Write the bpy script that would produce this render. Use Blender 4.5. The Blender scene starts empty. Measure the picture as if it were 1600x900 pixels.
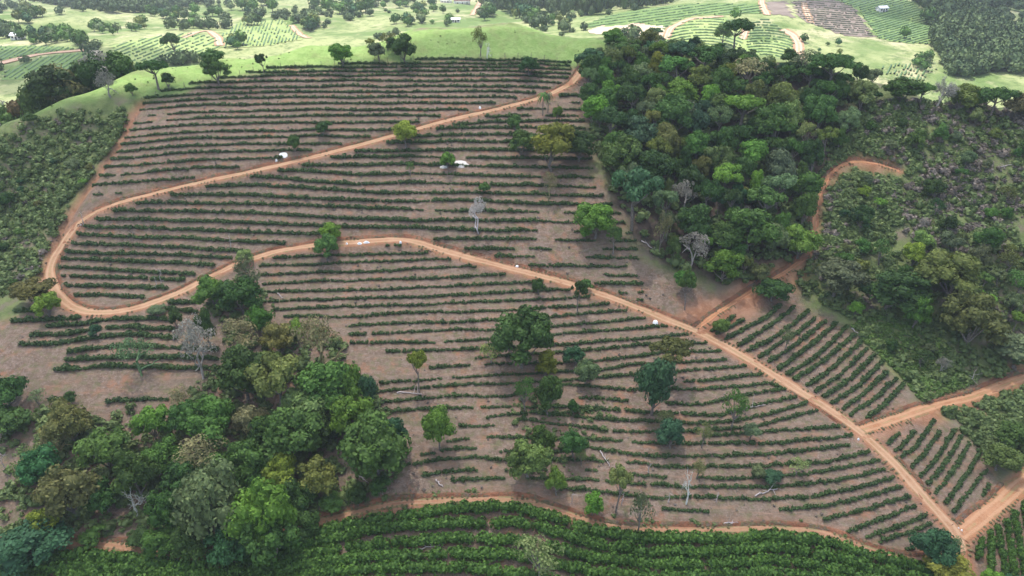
import bpy, math, random
import numpy as np
R = math.radians
rng = np.random.default_rng(7)
random.seed(7)
scene = bpy.context.scene
COL = scene.collection

# ------------------------------------------------------------------ camera, sky, sun, exposure
F_PX, CAM_H, PITCH = 1142.0, 110.0, R(30.0)
cam_data = bpy.data.cameras.new('drone_camera')
cam_data.sensor_width = 36.0
cam_data.lens = 36.0 * F_PX / 1600.0
cam_data.clip_end = 20000.0
cam = bpy.data.objects.new('drone_camera', cam_data)
cam.location = (0, 0, CAM_H)
cam.rotation_euler = (R(90) - PITCH, 0, 0)
COL.objects.link(cam)
scene.camera = cam

SUN_EL, SUN_AZ = R(69), R(-24)            # azimuth from +Y towards +X
world = bpy.data.worlds.new('World')
scene.world = world
world.use_nodes = True
wn, wl = world.node_tree.nodes, world.node_tree.links
bg = wn['Background']
sky = wn.new('ShaderNodeTexSky')
sky.sky_type = 'NISHITA'
sky.sun_disc = False
sky.sun_elevation = SUN_EL
sky.sun_rotation = SUN_AZ
sky.air_density, sky.dust_density, sky.ozone_density = 1.0, 2.0, 1.0
wl.new(sky.outputs[0], bg.inputs[0])
bg.inputs[1].default_value = 0.15
sun_data = bpy.data.lights.new('sun', 'SUN')
sun_data.energy = 3.6
sun_data.angle = R(0.5)
sun_data.color = (1.0, 0.955, 0.88)
sun = bpy.data.objects.new('sun', sun_data)
sun_dir = np.array([math.cos(SUN_EL) * math.sin(SUN_AZ), math.cos(SUN_EL) * math.cos(SUN_AZ), math.sin(SUN_EL)])
sun.rotation_euler = (R(90) - SUN_EL, 0, math.pi - SUN_AZ)
sun.location = tuple(sun_dir * 900)
COL.objects.link(sun)
scene.view_settings.view_transform = 'Standard'
scene.view_settings.look = 'None'
scene.view_settings.exposure = 0.95
scene.view_settings.gamma = 1.0
scene.view_settings.use_curve_mapping = False
scene.cycles.use_denoising = True
scene.cycles.max_bounces = 8
scene.cycles.diffuse_bounces = 4
scene.cycles.transmission_bounces = 6
scene.cycles.transparent_max_bounces = 12
scene.cycles.volume_bounces = 0
HAZE = 0.00020

# ------------------------------------------------------------------ pixel geometry of the photograph (1600 x 900)
CP, SP = math.cos(PITCH), math.sin(PITCH)
def ray(px, py):
    px, py = np.asarray(px, float), np.asarray(py, float)
    u, v = (px - 800) / F_PX, (450 - py) / F_PX
    return np.stack([u, CP + v * SP, v * CP - SP], -1)          # per unit of depth along the optical axis
def at_y(px, py, Y):
    d = ray(px, py)
    return d * (np.asarray(Y, float) / d[..., 1])[..., None] + np.array([0, 0, CAM_H])
def at_z(px, py, Z):
    d = ray(px, py)
    return d * ((np.asarray(Z, float) - CAM_H) / d[..., 2])[..., None] + np.array([0, 0, CAM_H])
PY_T = [45, 100, 150, 200, 250, 300, 375, 450, 525, 600, 690, 780, 900, 960, 1080]
Y_T = [284, 259.5, 240, 222.6, 209.5, 197, 180, 165, 148.7, 134, 119, 105.9, 90.6, 84, 72]
def Yc(py): return np.interp(py, PY_T, Y_T)
def Zc(py): return at_y(np.full(np.shape(py), 800.0), py, Yc(py))[..., 2]

# ------------------------------------------------------------------ coffee rows as seen on the slope (pixel traces of the planted contours)
ROWS_A = [94, 100, 106, 112, 119, 127, 136, 144.5, 153, 162.5, 172.5, 182, 192.5, 204, 214, 225, 236, 248, 261, 275, 289, 302]
def rowA(k):
    xs = np.arange(130, 900, 10.0)
    off = np.interp(xs, [130, 200, 230, 300, 400, 500, 650, 800, 900], [16, 12, 9, 3.5, 1, 0, -.3, 0, 4])
    return xs, ROWS_A[k] + off
BX = [80, 150, 300, 400, 560, 650, 725, 820, 900, 1010]
ROWS_B = {  # index: y at BX
 -11: [150]*10, -10: [161]*10, -9: [175, 175, 175, 175, 175, 175, 174, 171, 172, 172], -8: [186]*6 + [185, 181, 181, 182],
 -7: [196]*6 + [194, 191, 191, 192], -6: [204]*5 + [203, 201, 201, 202, 203], -5: [214]*5 + [213, 212, 212, 213, 214],
 -4: [226, 226, 226, 226, 226, 223, 222, 222, 224, 226], -3: [238, 238, 238, 238, 237, 237, 234, 235, 237, 239],
 -2: [252, 252, 252, 252, 245, 246, 247, 248, 250, 252], -1: [262, 262, 262, 258, 260, 257, 259, 262, 264, 266],
 0: [265, 266, 266, 265, 274, 272, 274, 277, 278, 280], 1: [277, 277, 277, 277.5, 289, 286, 288, 291, 293, 294],
 2: [290, 290, 292, 291, 301, 303, 301, 305, 307, 308], 3: [303, 304, 305.5, 306, 314, 316, 314, 319, 320, 322],
 4: [316, 317, 319, 320, 325, 328, 330, 332, 334, 335], 5: [327, 329, 332, 334, 343, 347, 345, 347, 348, 350],
 6: [340, 343, 347, 349.5, 357, 357, 361, 361, 362, 364], 7: [353, 356, 360, 364.5, 370, 373, 375, 375, 376, 378],
 8: [366, 370, 374, 380, 386, 388, 389, 390, 390, 391], 9: [379, 383, 389, 394, 398, 400, 401, 401, 402, 404],
 10: [393, 397, 401, 406, 410, 412, 415, 416, 417, 418], 11: [405, 408, 414, 418, 422, 426, 428, 430, 431, 432],
 12: [418, 422, 429, 432, 436, 440, 442, 443, 444, 446], 13: [432, 435, 440, 444, 450, 452, 454, 456, 458, 458],
 14: [446, 448, 452, 456, 460, 464, 466, 468, 470, 470], 15: [460, 463, 467, 470, 474, 476, 478, 480, 482, 482]}
def rowB(k):
    xs = np.arange(84, 1010, 10.0)
    return xs, np.interp(xs, BX, ROWS_B[k])
ROWS_C = [  # (reference y that sets the contour, trace)
 (388, [(535, 386), (640, 382)]), (399, [(425, 404), (470, 402), (560, 400), (675, 395)]), (410, [(408, 417), (560, 411), (715, 404)]),
 (423, [(405, 430), (560, 426), (747, 417)]), (435, [(412, 444), (600, 438), (800, 430), (845, 428)]), (448, [(415, 457), (575, 454), (757, 445), (890, 437)]),
 (462, [(415, 472), (650, 465), (800, 457), (893, 453)]), (475, [(427, 484), (650, 477), (775, 471), (865, 469), (930, 463)]),
 (489, [(442, 496), (550, 495), (650, 490), (800, 485), (917, 478), (955, 474)]), (504, [(547, 510), (700, 504), (775, 501), (850, 496), (920, 491), (985, 485)]),
 (518, [(547, 524), (712, 517), (790, 515), (865, 511), (950, 503), (1015, 496)]), (533, [(550, 537), (650, 536), (770, 530), (875, 522), (970, 516), (1045, 509)]),
 (548, [(605, 551), (737, 546), (862, 541), (960, 533), (1077, 523)]), (562, [(740, 560), (915, 548), (1010, 540), (1105, 536)]),
 (576, [(672, 576), (762, 570), (935, 565), (1037, 552), (1132, 549)]), (589, [(595, 600), (685, 592), (787, 586), (937, 579), (987, 570), (1100, 565), (1150, 562)]),
 (602, [(590, 614), (717, 601), (800, 600), (1040, 582), (1110, 578), (1172, 571)]), (610, [(1070, 597), (1130, 594), (1192, 585)]),
 (620, [(595, 629), (700, 620), (792, 620), (885, 601), (982, 610), (1095, 610), (1200, 599), (1233, 609)]),
 (632, [(907, 621), (980, 626)]), (638, [(600, 642), (675, 641), (800, 635), (900, 637), (942, 640)]), (640, [(1042, 632), (1090, 634), (1147, 622), (1200, 613), (1232, 609)]),
 (650, [(762, 652), (825, 645), (870, 648), (945, 640), (1025, 646), (1125, 650), (1200, 629), (1250, 620)]), (660, [(720, 667), (800, 665), (825, 647), (900, 652), (1020, 660), (1077, 662), (1150, 660), (1212, 645), (1260, 630)]),
 (668, [(810, 657), (875, 664), (960, 674), (1050, 676), (1180, 668), (1242, 651), (1285, 641)]),
 (684, [(700, 690), (735, 684), (800, 685), (920, 686), (1030, 694), (1200, 694), (1302, 686), (1337, 679)]), (676, [(1100, 682), (1250, 672), (1322, 666)]),
 (700, [(660, 710), (730, 700), (800, 707), (870, 706), (917, 700), (970, 708), (1030, 714), (1200, 710), (1325, 697)]),
 (715, [(617, 729), (740, 715), (800, 721), (920, 719), (992, 724), (1030, 729), (1175, 730), (1212, 727), (1292, 724), (1360, 706)]),
 (731, [(660, 744), (725, 735), (800, 736), (920, 734), (960, 738), (1040, 746), (1137, 749), (1252, 742), (1312, 734), (1372, 719)]),
 (747, [(702, 751), (767, 748), (885, 748), (970, 754), (1012, 757), (1070, 762), (1200, 762), (1242, 759), (1307, 752), (1380, 735)]),
 (762, [(877, 764), (912, 765), (995, 776), (1025, 779), (1092, 777), (1200, 781), (1270, 776), (1350, 762), (1395, 747)]),
 (778, [(1035, 797), (1105, 800)]), (776, [(1220, 797), (1287, 792), (1340, 780), (1407, 761)]), (790, [(1287, 812), (1350, 797), (1420, 776)]),
 (804, [(1325, 830), (1375, 814), (1430, 790)]), (815, [(1355, 840), (1400, 825), (1445, 806)]), (826, [(1375, 847), (1415, 836), (1457, 820)]), (838, [(1400, 860), (1425, 855)])]
ROWS_CL = [(474, [(257, 474), (305, 474)]), (486, [(260, 485), (307, 489)]), (487, [(25, 487), (60, 487)]), (493, [(20, 502), (72, 501), (125, 497)]),
 (500, [(75, 512), (125, 509), (180, 500), (240, 499), (265, 501)]), (512, [(50, 525), (112, 525), (150, 514), (200, 511), (272, 516)]),
 (525, [(32, 539), (80, 539), (150, 529), (205, 525), (275, 530)]), (541, [(110, 550), (192, 542), (285, 545), (340, 548)]), (557, [(105, 564), (175, 560), (272, 560), (340, 562)]),
 (572, [(87, 579), (175, 574), (295, 576), (350, 578)]), (622, [(80, 626), (102, 626)]), (623, [(170, 629), (235, 625), (262, 626)])]
ROWS_D = [(566, [(1107, 523), (1130, 508), (1146, 494)]), (568, [(1110, 527), (1160, 502)]), (574, [(1127, 534), (1162, 515), (1197, 497), (1218, 478)]),
 (582, [(1147, 545), (1175, 527), (1200, 512), (1220, 498), (1242, 480)]), (592, [(1160, 552), (1200, 535), (1240, 507), (1262, 487)]),
 (602, [(1182, 562), (1200, 550), (1225, 532), (1247, 522), (1272, 499)]), (610, [(1197, 570), (1225, 552), (1255, 532), (1289, 504)]),
 (622, [(1212, 581), (1242, 560), (1275, 535), (1307, 505)]), (630, [(1230, 585), (1267, 564), (1300, 535), (1322, 512)]), (640, [(1240, 596), (1285, 567), (1335, 525)]),
 (650, [(1259, 604), (1282, 590), (1312, 565), (1346, 534)]), (659, [(1269, 616), (1312, 587), (1355, 546)]), (668, [(1284, 624), (1330, 592), (1366, 557)]),
 (677, [(1297, 634), (1340, 605), (1379, 567)]), (686, [(1314, 642), (1355, 612), (1386, 582)]), (694, [(1325, 652), (1365, 625), (1400, 592)]), (702, [(1345, 662), (1380, 635), (1411, 601)])]
ROWS_E = [(718, [(1380, 700), (1404, 678)]), (727, [(1390, 712), (1408, 700), (1428, 675)]), (735, [(1400, 722), (1430, 700), (1447, 675), (1460, 658)]),
 (746, [(1412, 742), (1440, 715), (1468, 676)]), (757, [(1425, 755), (1450, 735), (1475, 700), (1490, 675)]), (768, [(1435, 772), (1465, 740), (1490, 705), (1502, 682)]),
 (780, [(1450, 785), (1475, 755), (1500, 718), (1514, 692)]), (792, [(1465, 800), (1490, 770), (1515, 735), (1530, 708)]), (805, [(1485, 808), (1505, 780), (1520, 760), (1540, 735)]), (815, [(1528, 788), (1545, 760)])]

# ------------------------------------------------------------------ terrain: thin-plate surface through those contours
ctrl = []
def add_ctrl(P): ctrl.extend(np.atleast_2d(P).tolist())
for k in range(0, len(ROWS_A), 3):
    xs, ys = rowA(k)
    m = (xs > 225) & (xs < 880)
    sel = np.linspace(0, m.sum() - 1, 6).astype(int)
    add_ctrl(at_z(xs[m][sel], ys[m][sel], np.full(6, float(Zc(ROWS_A[k])))))
for k in range(-8, 16, 3):
    ref = np.interp(650, BX, ROWS_B[k])
    lo = 700 if k < -2 else 300 if k < 2 else 110
    hi = 640 if k > 8 else 960
    xs = np.linspace(lo, hi, 6)
    add_ctrl(at_z(xs, np.interp(xs, BX, ROWS_B[k]), np.full(6, float(Zc(ref)))))
for rows, st in ((ROWS_C, 3), (ROWS_CL, 3), (ROWS_D, 3), (ROWS_E, 3)):
    for ref, tr in rows[::st]:
        a = np.array(tr, float)
        xs = np.linspace(a[0, 0], a[-1, 0], 3 if len(tr) < 4 else 5)
        add_ctrl(at_z(xs, np.interp(xs, a[:, 0], a[:, 1]), np.full(len(xs), float(Zc(ref)))))
near = [(-60, 960, 0), (300, 960, 0), (800, 960, 0), (1200, 960, 0), (1660, 960, 0), (-60, 820, 1), (200, 800, 1), (450, 760, 1), (500, 880, 0), (1000, 880, 0), (1660, 800, 0), (1600, 690, 4),
 (1600, 590, 6), (1500, 640, 7), (1450, 560, 8), (1450, 450, 0), (1600, 450, -2), (1660, 450, -2), (1350, 400, 3), (1450, 350, 0), (1600, 300, 0), (1450, 250, 0), (1300, 280, 3), (1100, 350, 0), (1200, 200, 0),
 (1050, 200, 0), (1050, 120, 0), (1180, 430, 3), (-60, 600, 3), (-60, 450, 5), (0, 380, 6), (60, 300, 6), (-60, 300, 8), (0, 230, 8), (120, 220, 6), (150, 690, 1), (300, 700, 1), (450, 640, 1)]
for px, py, d in near:
    add_ctrl(at_y(px, py, float(Yc(py)) + d))
CREST = [(-80, 205, 214), (0, 180, 222), (100, 150, 232), (200, 112, 250), (350, 86, 262), (480, 66, 272), (650, 42, 284), (800, 35, 288), (950, 58, 276), (1100, 72, 270), (1250, 102, 258), (1400, 138, 243), (1600, 165, 233), (1700, 172, 230)]
for px, py, Y in CREST:
    p = at_y(px, py, Y)
    add_ctrl(p)
    for dy, k in ((25, 1.45), (60, 1.3), (95, 1.2)):
        slope = (CAM_H - p[2]) / p[1] * k
        q = p * np.array([(Y + dy) / Y, 1, 1]); q[1] = Y + dy; q[2] = max(CAM_H - slope * (Y + dy), 8)
        add_ctrl(q)
FAR = [(0, 112, 400), (0, 92, 430), (150, 84, 430), (60, 68, 480), (230, 80, 430), (340, 72, 440), (300, 50, 520), (100, 38, 560), (0, 20, 680), (300, 8, 780), (440, 56, 520), (480, 22, 680), (600, 20, 690), (560, 36, 590), (700, 8, 800),
 (800, 12, 760), (900, 22, 640), (850, 28, 600), (950, 45, 470), (1050, 92, 400), (1050, 50, 440), (1100, 16, 500), (1200, 92, 395), (1250, 44, 465), (1300, 10, 545), (1400, 104, 390), (1450, 62, 455), (1500, 104, 400), (1580, 125, 375),
 (1600, 62, 480), (1600, 12, 620), (1450, 6, 600), (1200, 1, 560), (900, 3, 900), (400, 2, 900), (1600, 0, 800), (0, 2, 900)]
for px, py, Y in FAR:
    add_ctrl(at_y(px, py, Y))
for X, Y, Z in ((-1500, 900, 10), (1500, 900, 0), (0, 1500, -10), (-1200, 1600, 20), (1200, 1600, 10), (0, 3500, 0), (-3500, 3500, 0), (3500, 3500, 0), (-3500, 0, 0), (3500, 0, 0), (0, -3500, 0), (-500, 200, 20), (500, 200, 20), (-400, -200, -20), (400, -200, -20), (0, -100, -10), (0, 0, -4), (-3500, -3500, 0), (3500, -3500, 0), (-200, 40, 0), (200, 40, 0)):
    ctrl.append((X, Y, Z))
ctrl = np.array(ctrl)
S_T = 100.0
def tps_k(r2): return np.where(r2 > 1e-12, 0.5 * r2 * np.log(np.maximum(r2, 1e-12)), 0.0)
_n = len(ctrl)
_P = ctrl[:, :2] / S_T
_K = tps_k(((_P[:, None] - _P[None]) ** 2).sum(-1)) + np.eye(_n) * 0.004
_Q = np.c_[np.ones(_n), _P]
_A = np.block([[_K, _Q], [_Q.T, np.zeros((3, 3))]])
_W = np.linalg.solve(_A, np.r_[ctrl[:, 2], 0, 0, 0])
def tps(X, Y):
    X, Y = np.ravel(X) / S_T, np.ravel(Y) / S_T
    out = np.empty(len(X))
    for i in range(0, len(X), 20000):
        x, y = X[i:i + 20000], Y[i:i + 20000]
        r2 = (x[:, None] - _P[:, 0]) ** 2 + (y[:, None] - _P[:, 1]) ** 2
        out[i:i + 20000] = tps_k(r2) @ _W[:_n] + _W[_n] + _W[_n + 1] * x + _W[_n + 2] * y
    return out
def spread(a, b, first, ratio):
    v, s = [a], first
    while v[-1] < b:
        v.append(v[-1] + s); s *= ratio
    return np.array(v[1:])
ST = 1.25
_fx = np.arange(-250, 250.01, ST)
GX = np.r_[-spread(250, 4000, 2.0, 1.07)[::-1], _fx, spread(250, 4000, 2.0, 1.07)]
_fy = np.arange(50, 320.01, ST)
GY = np.r_[-spread(-50, 3000, 2.0, 1.12)[::-1], _fy, np.arange(323, 900, 4.0), 900 + np.r_[0, spread(0, 3200, 8.0, 1.1)]]
MX, MY = np.meshgrid(GX, GY)

def hash2(ix, iy, seed):
    h = np.sin(ix * 127.1 + iy * 311.7 + seed * 74.7) * 43758.5453
    return h - np.floor(h)
def vnoise(x, y, seed=0):
    ix, iy = np.floor(x), np.floor(y)
    fx, fy = x - ix, y - iy
    fx, fy = fx * fx * (3 - 2 * fx), fy * fy * (3 - 2 * fy)
    return (hash2(ix, iy, seed) * (1 - fx) + hash2(ix + 1, iy, seed) * fx) * (1 - fy) + (hash2(ix, iy + 1, seed) * (1 - fx) + hash2(ix + 1, iy + 1, seed) * fx) * fy
def fbm(x, y, seed=0, o=4):
    s, a, t = 0, 1.0, 0
    for i in range(o):
        s = s + a * vnoise(x, y, seed + i * 13); t += a
        x, y, a = x * 2.03, y * 2.03, a * .5
    return s / t
MZ = tps(MX, MY).reshape(MX.shape)
MZ += (fbm(MX / 9, MY / 9, 3) - .5) * 0.9 + (fbm(MX / 2.6, MY / 2.6, 5, 2) - .5) * 0.25
_far = np.clip((MY - 380) / 80, 0, 1)
MZ += _far * ((fbm(MX / 60, MY / 60, 9) - .5) * 8 + (fbm(MX / 130, MY / 130, 19, 2) - .5) * 16 * np.clip((MY - 480) / 120, 0, 1))
def height(X, Y):
    X, Y = np.asarray(X, float), np.asarray(Y, float)
    i = np.clip(np.searchsorted(GX, X) - 1, 0, len(GX) - 2)
    j = np.clip(np.searchsorted(GY, Y) - 1, 0, len(GY) - 2)
    fx, fy = (X - GX[i]) / (GX[i + 1] - GX[i]), (Y - GY[j]) / (GY[j + 1] - GY[j])
    return (MZ[j, i] * (1 - fx) + MZ[j, i + 1] * fx) * (1 - fy) + (MZ[j + 1, i] * (1 - fx) + MZ[j + 1, i + 1] * fx) * fy
_TS = np.r_[np.arange(60, 330, 1.0), np.arange(330, 1500, 3.0), np.arange(1500, 6000, 40.0)]
def ground(px, py):
    """world points where the lines of sight through these pixels first meet the terrain"""
    px, py = np.atleast_1d(np.asarray(px, float)), np.atleast_1d(np.asarray(py, float))
    d = ray(px, py)
    out = np.empty((len(px), 3))
    for i in range(0, len(px), 400):
        dd = d[i:i + 400]
        P = dd[:, None] * _TS[None, :, None]
        below = (P[..., 2] + CAM_H) < height(P[..., 0], P[..., 1])
        k = np.where(below.any(1), below.argmax(1), len(_TS) - 1)
        lo, hi = _TS[np.maximum(k - 1, 0)], _TS[k]
        for _ in range(18):
            mid = (lo + hi) / 2
            q = dd * mid[:, None]
            b = (q[:, 2] + CAM_H) < height(q[:, 0], q[:, 1])
            hi = np.where(b, mid, hi); lo = np.where(b, lo, mid)
        q = dd * hi[:, None]
        out[i:i + 400] = np.c_[q[:, 0], q[:, 1], q[:, 2] + CAM_H]
    return out
def project(P):
    P = np.atleast_2d(P) - np.array([0, 0, CAM_H])
    dep = P[:, 1] * CP - P[:, 2] * SP
    up = P[:, 1] * SP + P[:, 2] * CP
    return 800 + F_PX * P[:, 0] / dep, 450 - F_PX * up / dep, dep
# ------------------------------------------------------------------ helpers: objects and materials
ORD = ['first', 'second', 'third', 'fourth', 'fifth', 'sixth', 'seventh', 'eighth', 'ninth', 'tenth', 'eleventh', 'twelfth', 'thirteenth', 'fourteenth', 'fifteenth', 'sixteenth', 'seventeenth', 'eighteenth', 'nineteenth', 'twentieth',
       'twenty-first', 'twenty-second', 'twenty-third', 'twenty-fourth', 'twenty-fifth', 'twenty-sixth', 'twenty-seventh', 'twenty-eighth', 'twenty-ninth', 'thirtieth', 'thirty-first', 'thirty-second', 'thirty-third', 'thirty-fourth', 'thirty-fifth',
       'thirty-sixth', 'thirty-seventh', 'thirty-eighth', 'thirty-ninth', 'fortieth', 'forty-first', 'forty-second']
def tag(o, label=None, cat=None, group=None, kind=None):
    for k, v in (('label', label), ('category', cat), ('group', group), ('kind', kind)):
        if v: o[k] = v
    return o
def mesh_np(name, V, F, mat=None, smooth=False, attrs=None):
    """mesh from numpy arrays; F is (n, 3) or (n, 4)"""
    me = bpy.data.meshes.new(name)
    V, F = np.ascontiguousarray(V, np.float32), np.ascontiguousarray(F, np.int32)
    n, k = F.shape
    me.vertices.add(len(V)); me.vertices.foreach_set('co', V.ravel())
    me.loops.add(n * k); me.loops.foreach_set('vertex_index', F.ravel())
    me.polygons.add(n); me.polygons.foreach_set('loop_start', np.arange(0, n * k, k, dtype=np.int32))
    if smooth: me.polygons.foreach_set('use_smooth', np.ones(n, bool))
    for an, av in (attrs or {}).items():
        if av.ndim == 1:
            a = me.attributes.new(an, 'FLOAT', 'POINT'); a.data.foreach_set('value', np.ascontiguousarray(av, np.float32))
        else:
            a = me.attributes.new(an, 'FLOAT_COLOR', 'POINT'); a.data.foreach_set('color', np.ascontiguousarray(av, np.float32).ravel())
    if mat: me.materials.append(mat)
    me.update(calc_edges=True)
    return me
def obj(name, me, parent=None, loc=(0, 0, 0), rz=0.0, sc=(1, 1, 1)):
    o = bpy.data.objects.new(name, me)
    COL.objects.link(o)
    o.location = loc; o.rotation_euler = (0, 0, rz); o.scale = sc
    if parent is not None: o.parent = parent
    return o
class NT:
    """small helper for node materials"""
    def __init__(s, name):
        s.m = bpy.data.materials.new(name); s.m.use_nodes = True
        s.n, s.l = s.m.node_tree.nodes, s.m.node_tree.links
        s.b = s.n['Principled BSDF']; s.out = s.n['Material Output']
        s.b.inputs['Roughness'].default_value = .95
        s.b.inputs['Specular IOR Level'].default_value = .15
    def put(s, sock, v):
        if hasattr(v, 'links') or hasattr(v, 'is_linked'): s.l.new(v, sock)
        else: sock.default_value = v
    def mix(s, f, a, b, mode='MIX'):
        x = s.n.new('ShaderNodeMix'); x.data_type = 'RGBA'; x.blend_type = mode
        s.put(x.inputs[0], f)
        for i, v in ((6, a), (7, b)):
            s.put(x.inputs[i], v if not isinstance(v, tuple) else (*v, 1) if len(v) == 3 else v)
        return x.outputs[2]
    def math(s, op, a, b=0.0, c=0.0):
        x = s.n.new('ShaderNodeMath'); x.operation = op
        s.put(x.inputs[0], a); s.put(x.inputs[1], b); s.put(x.inputs[2], c)
        return x.outputs[0]
    def noise(s, scale, detail=4, rough=.6, vec=None, lo=.35, hi=.65, dist=0.0):
        x = s.n.new('ShaderNodeTexNoise'); x.inputs['Scale'].default_value = scale; x.inputs['Detail'].default_value = detail
        x.inputs['Roughness'].default_value = rough; x.inputs['Distortion'].default_value = dist
        s.l.new(vec if vec is not None else s.pos(), x.inputs['Vector'])
        return s.ramp(x.outputs[0], lo, hi)
    def ramp(s, v, lo, hi):
        x = s.n.new('ShaderNodeMapRange'); x.interpolation_type = 'SMOOTHSTEP'
        x.inputs[1].default_value, x.inputs[2].default_value = lo, hi
        s.put(x.inputs[0], v)
        return x.outputs[0]
    def pos(s):
        if not hasattr(s, '_p'): s._p = s.n.new('ShaderNodeNewGeometry').outputs['Position']
        return s._p
    def attr(s, name, what='Fac'):
        x = s.n.new('ShaderNodeAttribute'); x.attribute_name = name
        return x.outputs[what]
    def bump(s, h, strength=.5, dist=.3):
        x = s.n.new('ShaderNodeBump'); x.inputs['Strength'].default_value = strength; x.inputs['Distance'].default_value = dist
        s.put(x.inputs['Height'], h); s.l.new(x.outputs[0], s.b.inputs['Normal'])
    def color(s, c): s.put(s.b.inputs['Base Color'], c)

# ------------------------------------------------------------------ dirt roads: traces, then the terrain is cut for them
ROADS = [
 ('upper', 2.7, [(912, 106), (905, 114), (893, 132), (850, 152), (780, 170), (700, 188), (640, 205), (580, 222), (500, 243), (430, 260), (350, 277), (270, 295), (200, 312), (150, 330), (120, 350), (98, 380), (80, 410), (76, 430), (85, 455), (105, 475), (130, 488), (170, 490), (220, 480), (280, 458), (330, 432), (370, 412), (430, 393), (500, 382), (560, 378), (635, 373), (680, 388), (740, 405), (820, 425), (880, 440), (940, 460), (1000, 482), (1050, 503), (1090, 518), (1140, 545), (1200, 580), (1260, 618), (1310, 650), (1350, 680), (1400, 725), (1450, 785), (1498, 835), (1503, 870), (1512, 930)]),
 ('forest', 1.4, [(1088, 514), (1120, 490), (1160, 465), (1190, 445), (1230, 425), (1255, 405), (1268, 390), (1272, 360), (1275, 320), (1285, 290), (1305, 262), (1330, 250), (1380, 257), (1405, 268)]),
 ('branch', 2.6, [(1345, 673), (1400, 655), (1450, 637), (1520, 622), (1560, 605), (1600, 590), (1680, 570), (1860, 530)]),
 ('corner', 3.2, [(1499, 838), (1540, 805), (1570, 780), (1600, 750), (1660, 700), (1820, 590)]),
 ('lower', 1.7, [(-180, 850), (-40, 845), (40, 850), (100, 850), (150, 850), (200, 855), (260, 868), (310, 878), (370, 872), (420, 852), (470, 825), (520, 808), (580, 795), (620, 785), (700, 783), (780, 780), (830, 785), (870, 797), (920, 815), (960, 825), (1010, 828), (1080, 830), (1150, 828), (1200, 825), (1260, 828), (1310, 840), (1350, 858), (1400, 872), (1440, 880), (1475, 872), (1500, 858)]),
 ('valley', 5.0, [(-30, 108), (0, 100), (30, 92), (60, 86), (100, 81), (140, 79)]), ('dome', 3.6, [(1190, 1), (1193, 14), (1200, 24)]), ('dome_low', 4.2, [(1222, 47), (1234, 52), (1243, 60), (1249, 72), (1247, 94)]),
 ('knoll', 3.6, [(285, 60), (305, 51), (326, 48), (340, 58), (344, 72)]), ('ravine', 3.2, [(455, 40), (464, 50), (474, 58), (482, 60)]), ('farm', 4.0, [(752, 1), (746, 12), (738, 24)]),
 ('field', 3.5, [(1040, 62), (1048, 44), (1075, 30), (1130, 26)]), ('edge', 3.2, [(1256, 5), (1262, 24), (1268, 36)]), ('terrace', 3.0, [(1160, 62), (1165, 48), (1160, 36)])]
def smooth_line(P, it=6):
    P = P.copy()
    for _ in range(it):
        P[1:-1] = .5 * P[1:-1] + .25 * (P[:-2] + P[2:])
    return P
def resample(P, step):
    s = np.r_[0, np.cumsum(np.linalg.norm(np.diff(P[:, :2], axis=0), axis=1))]
    n = max(int(s[-1] / step), 2)
    t = np.linspace(0, s[-1], n + 1)
    return np.stack([np.interp(t, s, P[:, i]) for i in range(P.shape[1])], 1)
def trace(pts, step=1.0, it=8):
    a = np.array(pts, float)
    s = np.r_[0, np.cumsum(np.hypot(*np.diff(a, axis=0).T))]
    t = np.linspace(0, s[-1], max(int(s[-1] / 3), 4))
    return smooth_line(resample(ground(np.interp(t, s, a[:, 0]), np.interp(t, s, a[:, 1])), step), it)
road_lines = {}
for nm, w, pts in ROADS:
    far = pts[0][1] < 130 and nm != 'upper'
    road_lines[nm] = (w, trace(pts, 3.0 if far else 1.0, 3 if far else 10), far)
fine = (MY > 40) & (MY < 330) & (np.abs(MX) < 260)
fi = np.argwhere(fine)
road_dist = np.full(MX.shape, 99.0)
for nm, (w, L, far) in road_lines.items():
    if far: continue
    zs = L[:, 2].copy()
    for _ in range(10): zs[1:-1] = .5 * zs[1:-1] + .25 * (zs[:-2] + zs[2:])
    L[:, 2] = zs
    jm = (GY > L[:, 1].min() - 6) & (GY < L[:, 1].max() + 6)
    im = (GX > L[:, 0].min() - 6) & (GX < L[:, 0].max() + 6)
    jj, ii = np.where(jm)[0], np.where(im)[0]
    sub = np.ix_(jj, ii)
    X, Y = MX[sub].ravel(), MY[sub].ravel()
    best, bz = np.full(len(X), 99.0), np.zeros(len(X))
    for a in range(0, len(X), 8000):
        d = np.hypot(X[a:a + 8000, None] - L[:, 0], Y[a:a + 8000, None] - L[:, 1])
        k = d.argmin(1)
        best[a:a + 8000] = d[np.arange(len(k)), k]; bz[a:a + 8000] = zs[k]
    f = np.clip((best - (w / 2 + .35)) / 1.5, 0, 1); f = f * f * (3 - 2 * f)
    Z = MZ[sub].ravel()
    MZ[sub] = (bz * (1 - f) + Z * f).reshape(len(jj), len(ii))
    road_dist[sub] = np.minimum(road_dist[sub], (best - w / 2).reshape(len(jj), len(ii)))
TRENCH = trace([(222, 160), (205, 182), (188, 222), (160, 262), (128, 305), (104, 340), (84, 385), (66, 428)], 1.0, 4)
_td = np.full(MX.shape, 99.0)
_jj, _ii = np.where((GY > TRENCH[:, 1].min() - 5) & (GY < TRENCH[:, 1].max() + 5))[0], np.where((GX > TRENCH[:, 0].min() - 5) & (GX < TRENCH[:, 0].max() + 5))[0]
_sub = np.ix_(_jj, _ii)
_td[_sub] = np.hypot(MX[_sub][..., None] - TRENCH[:, 0], MY[_sub][..., None] - TRENCH[:, 1]).min(-1)
MZ -= 1.5 * np.exp(-(_td / 1.3) ** 2)
_rd = [(w, L[:, :2]) for w, L, far in road_lines.values() if not far]
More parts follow.
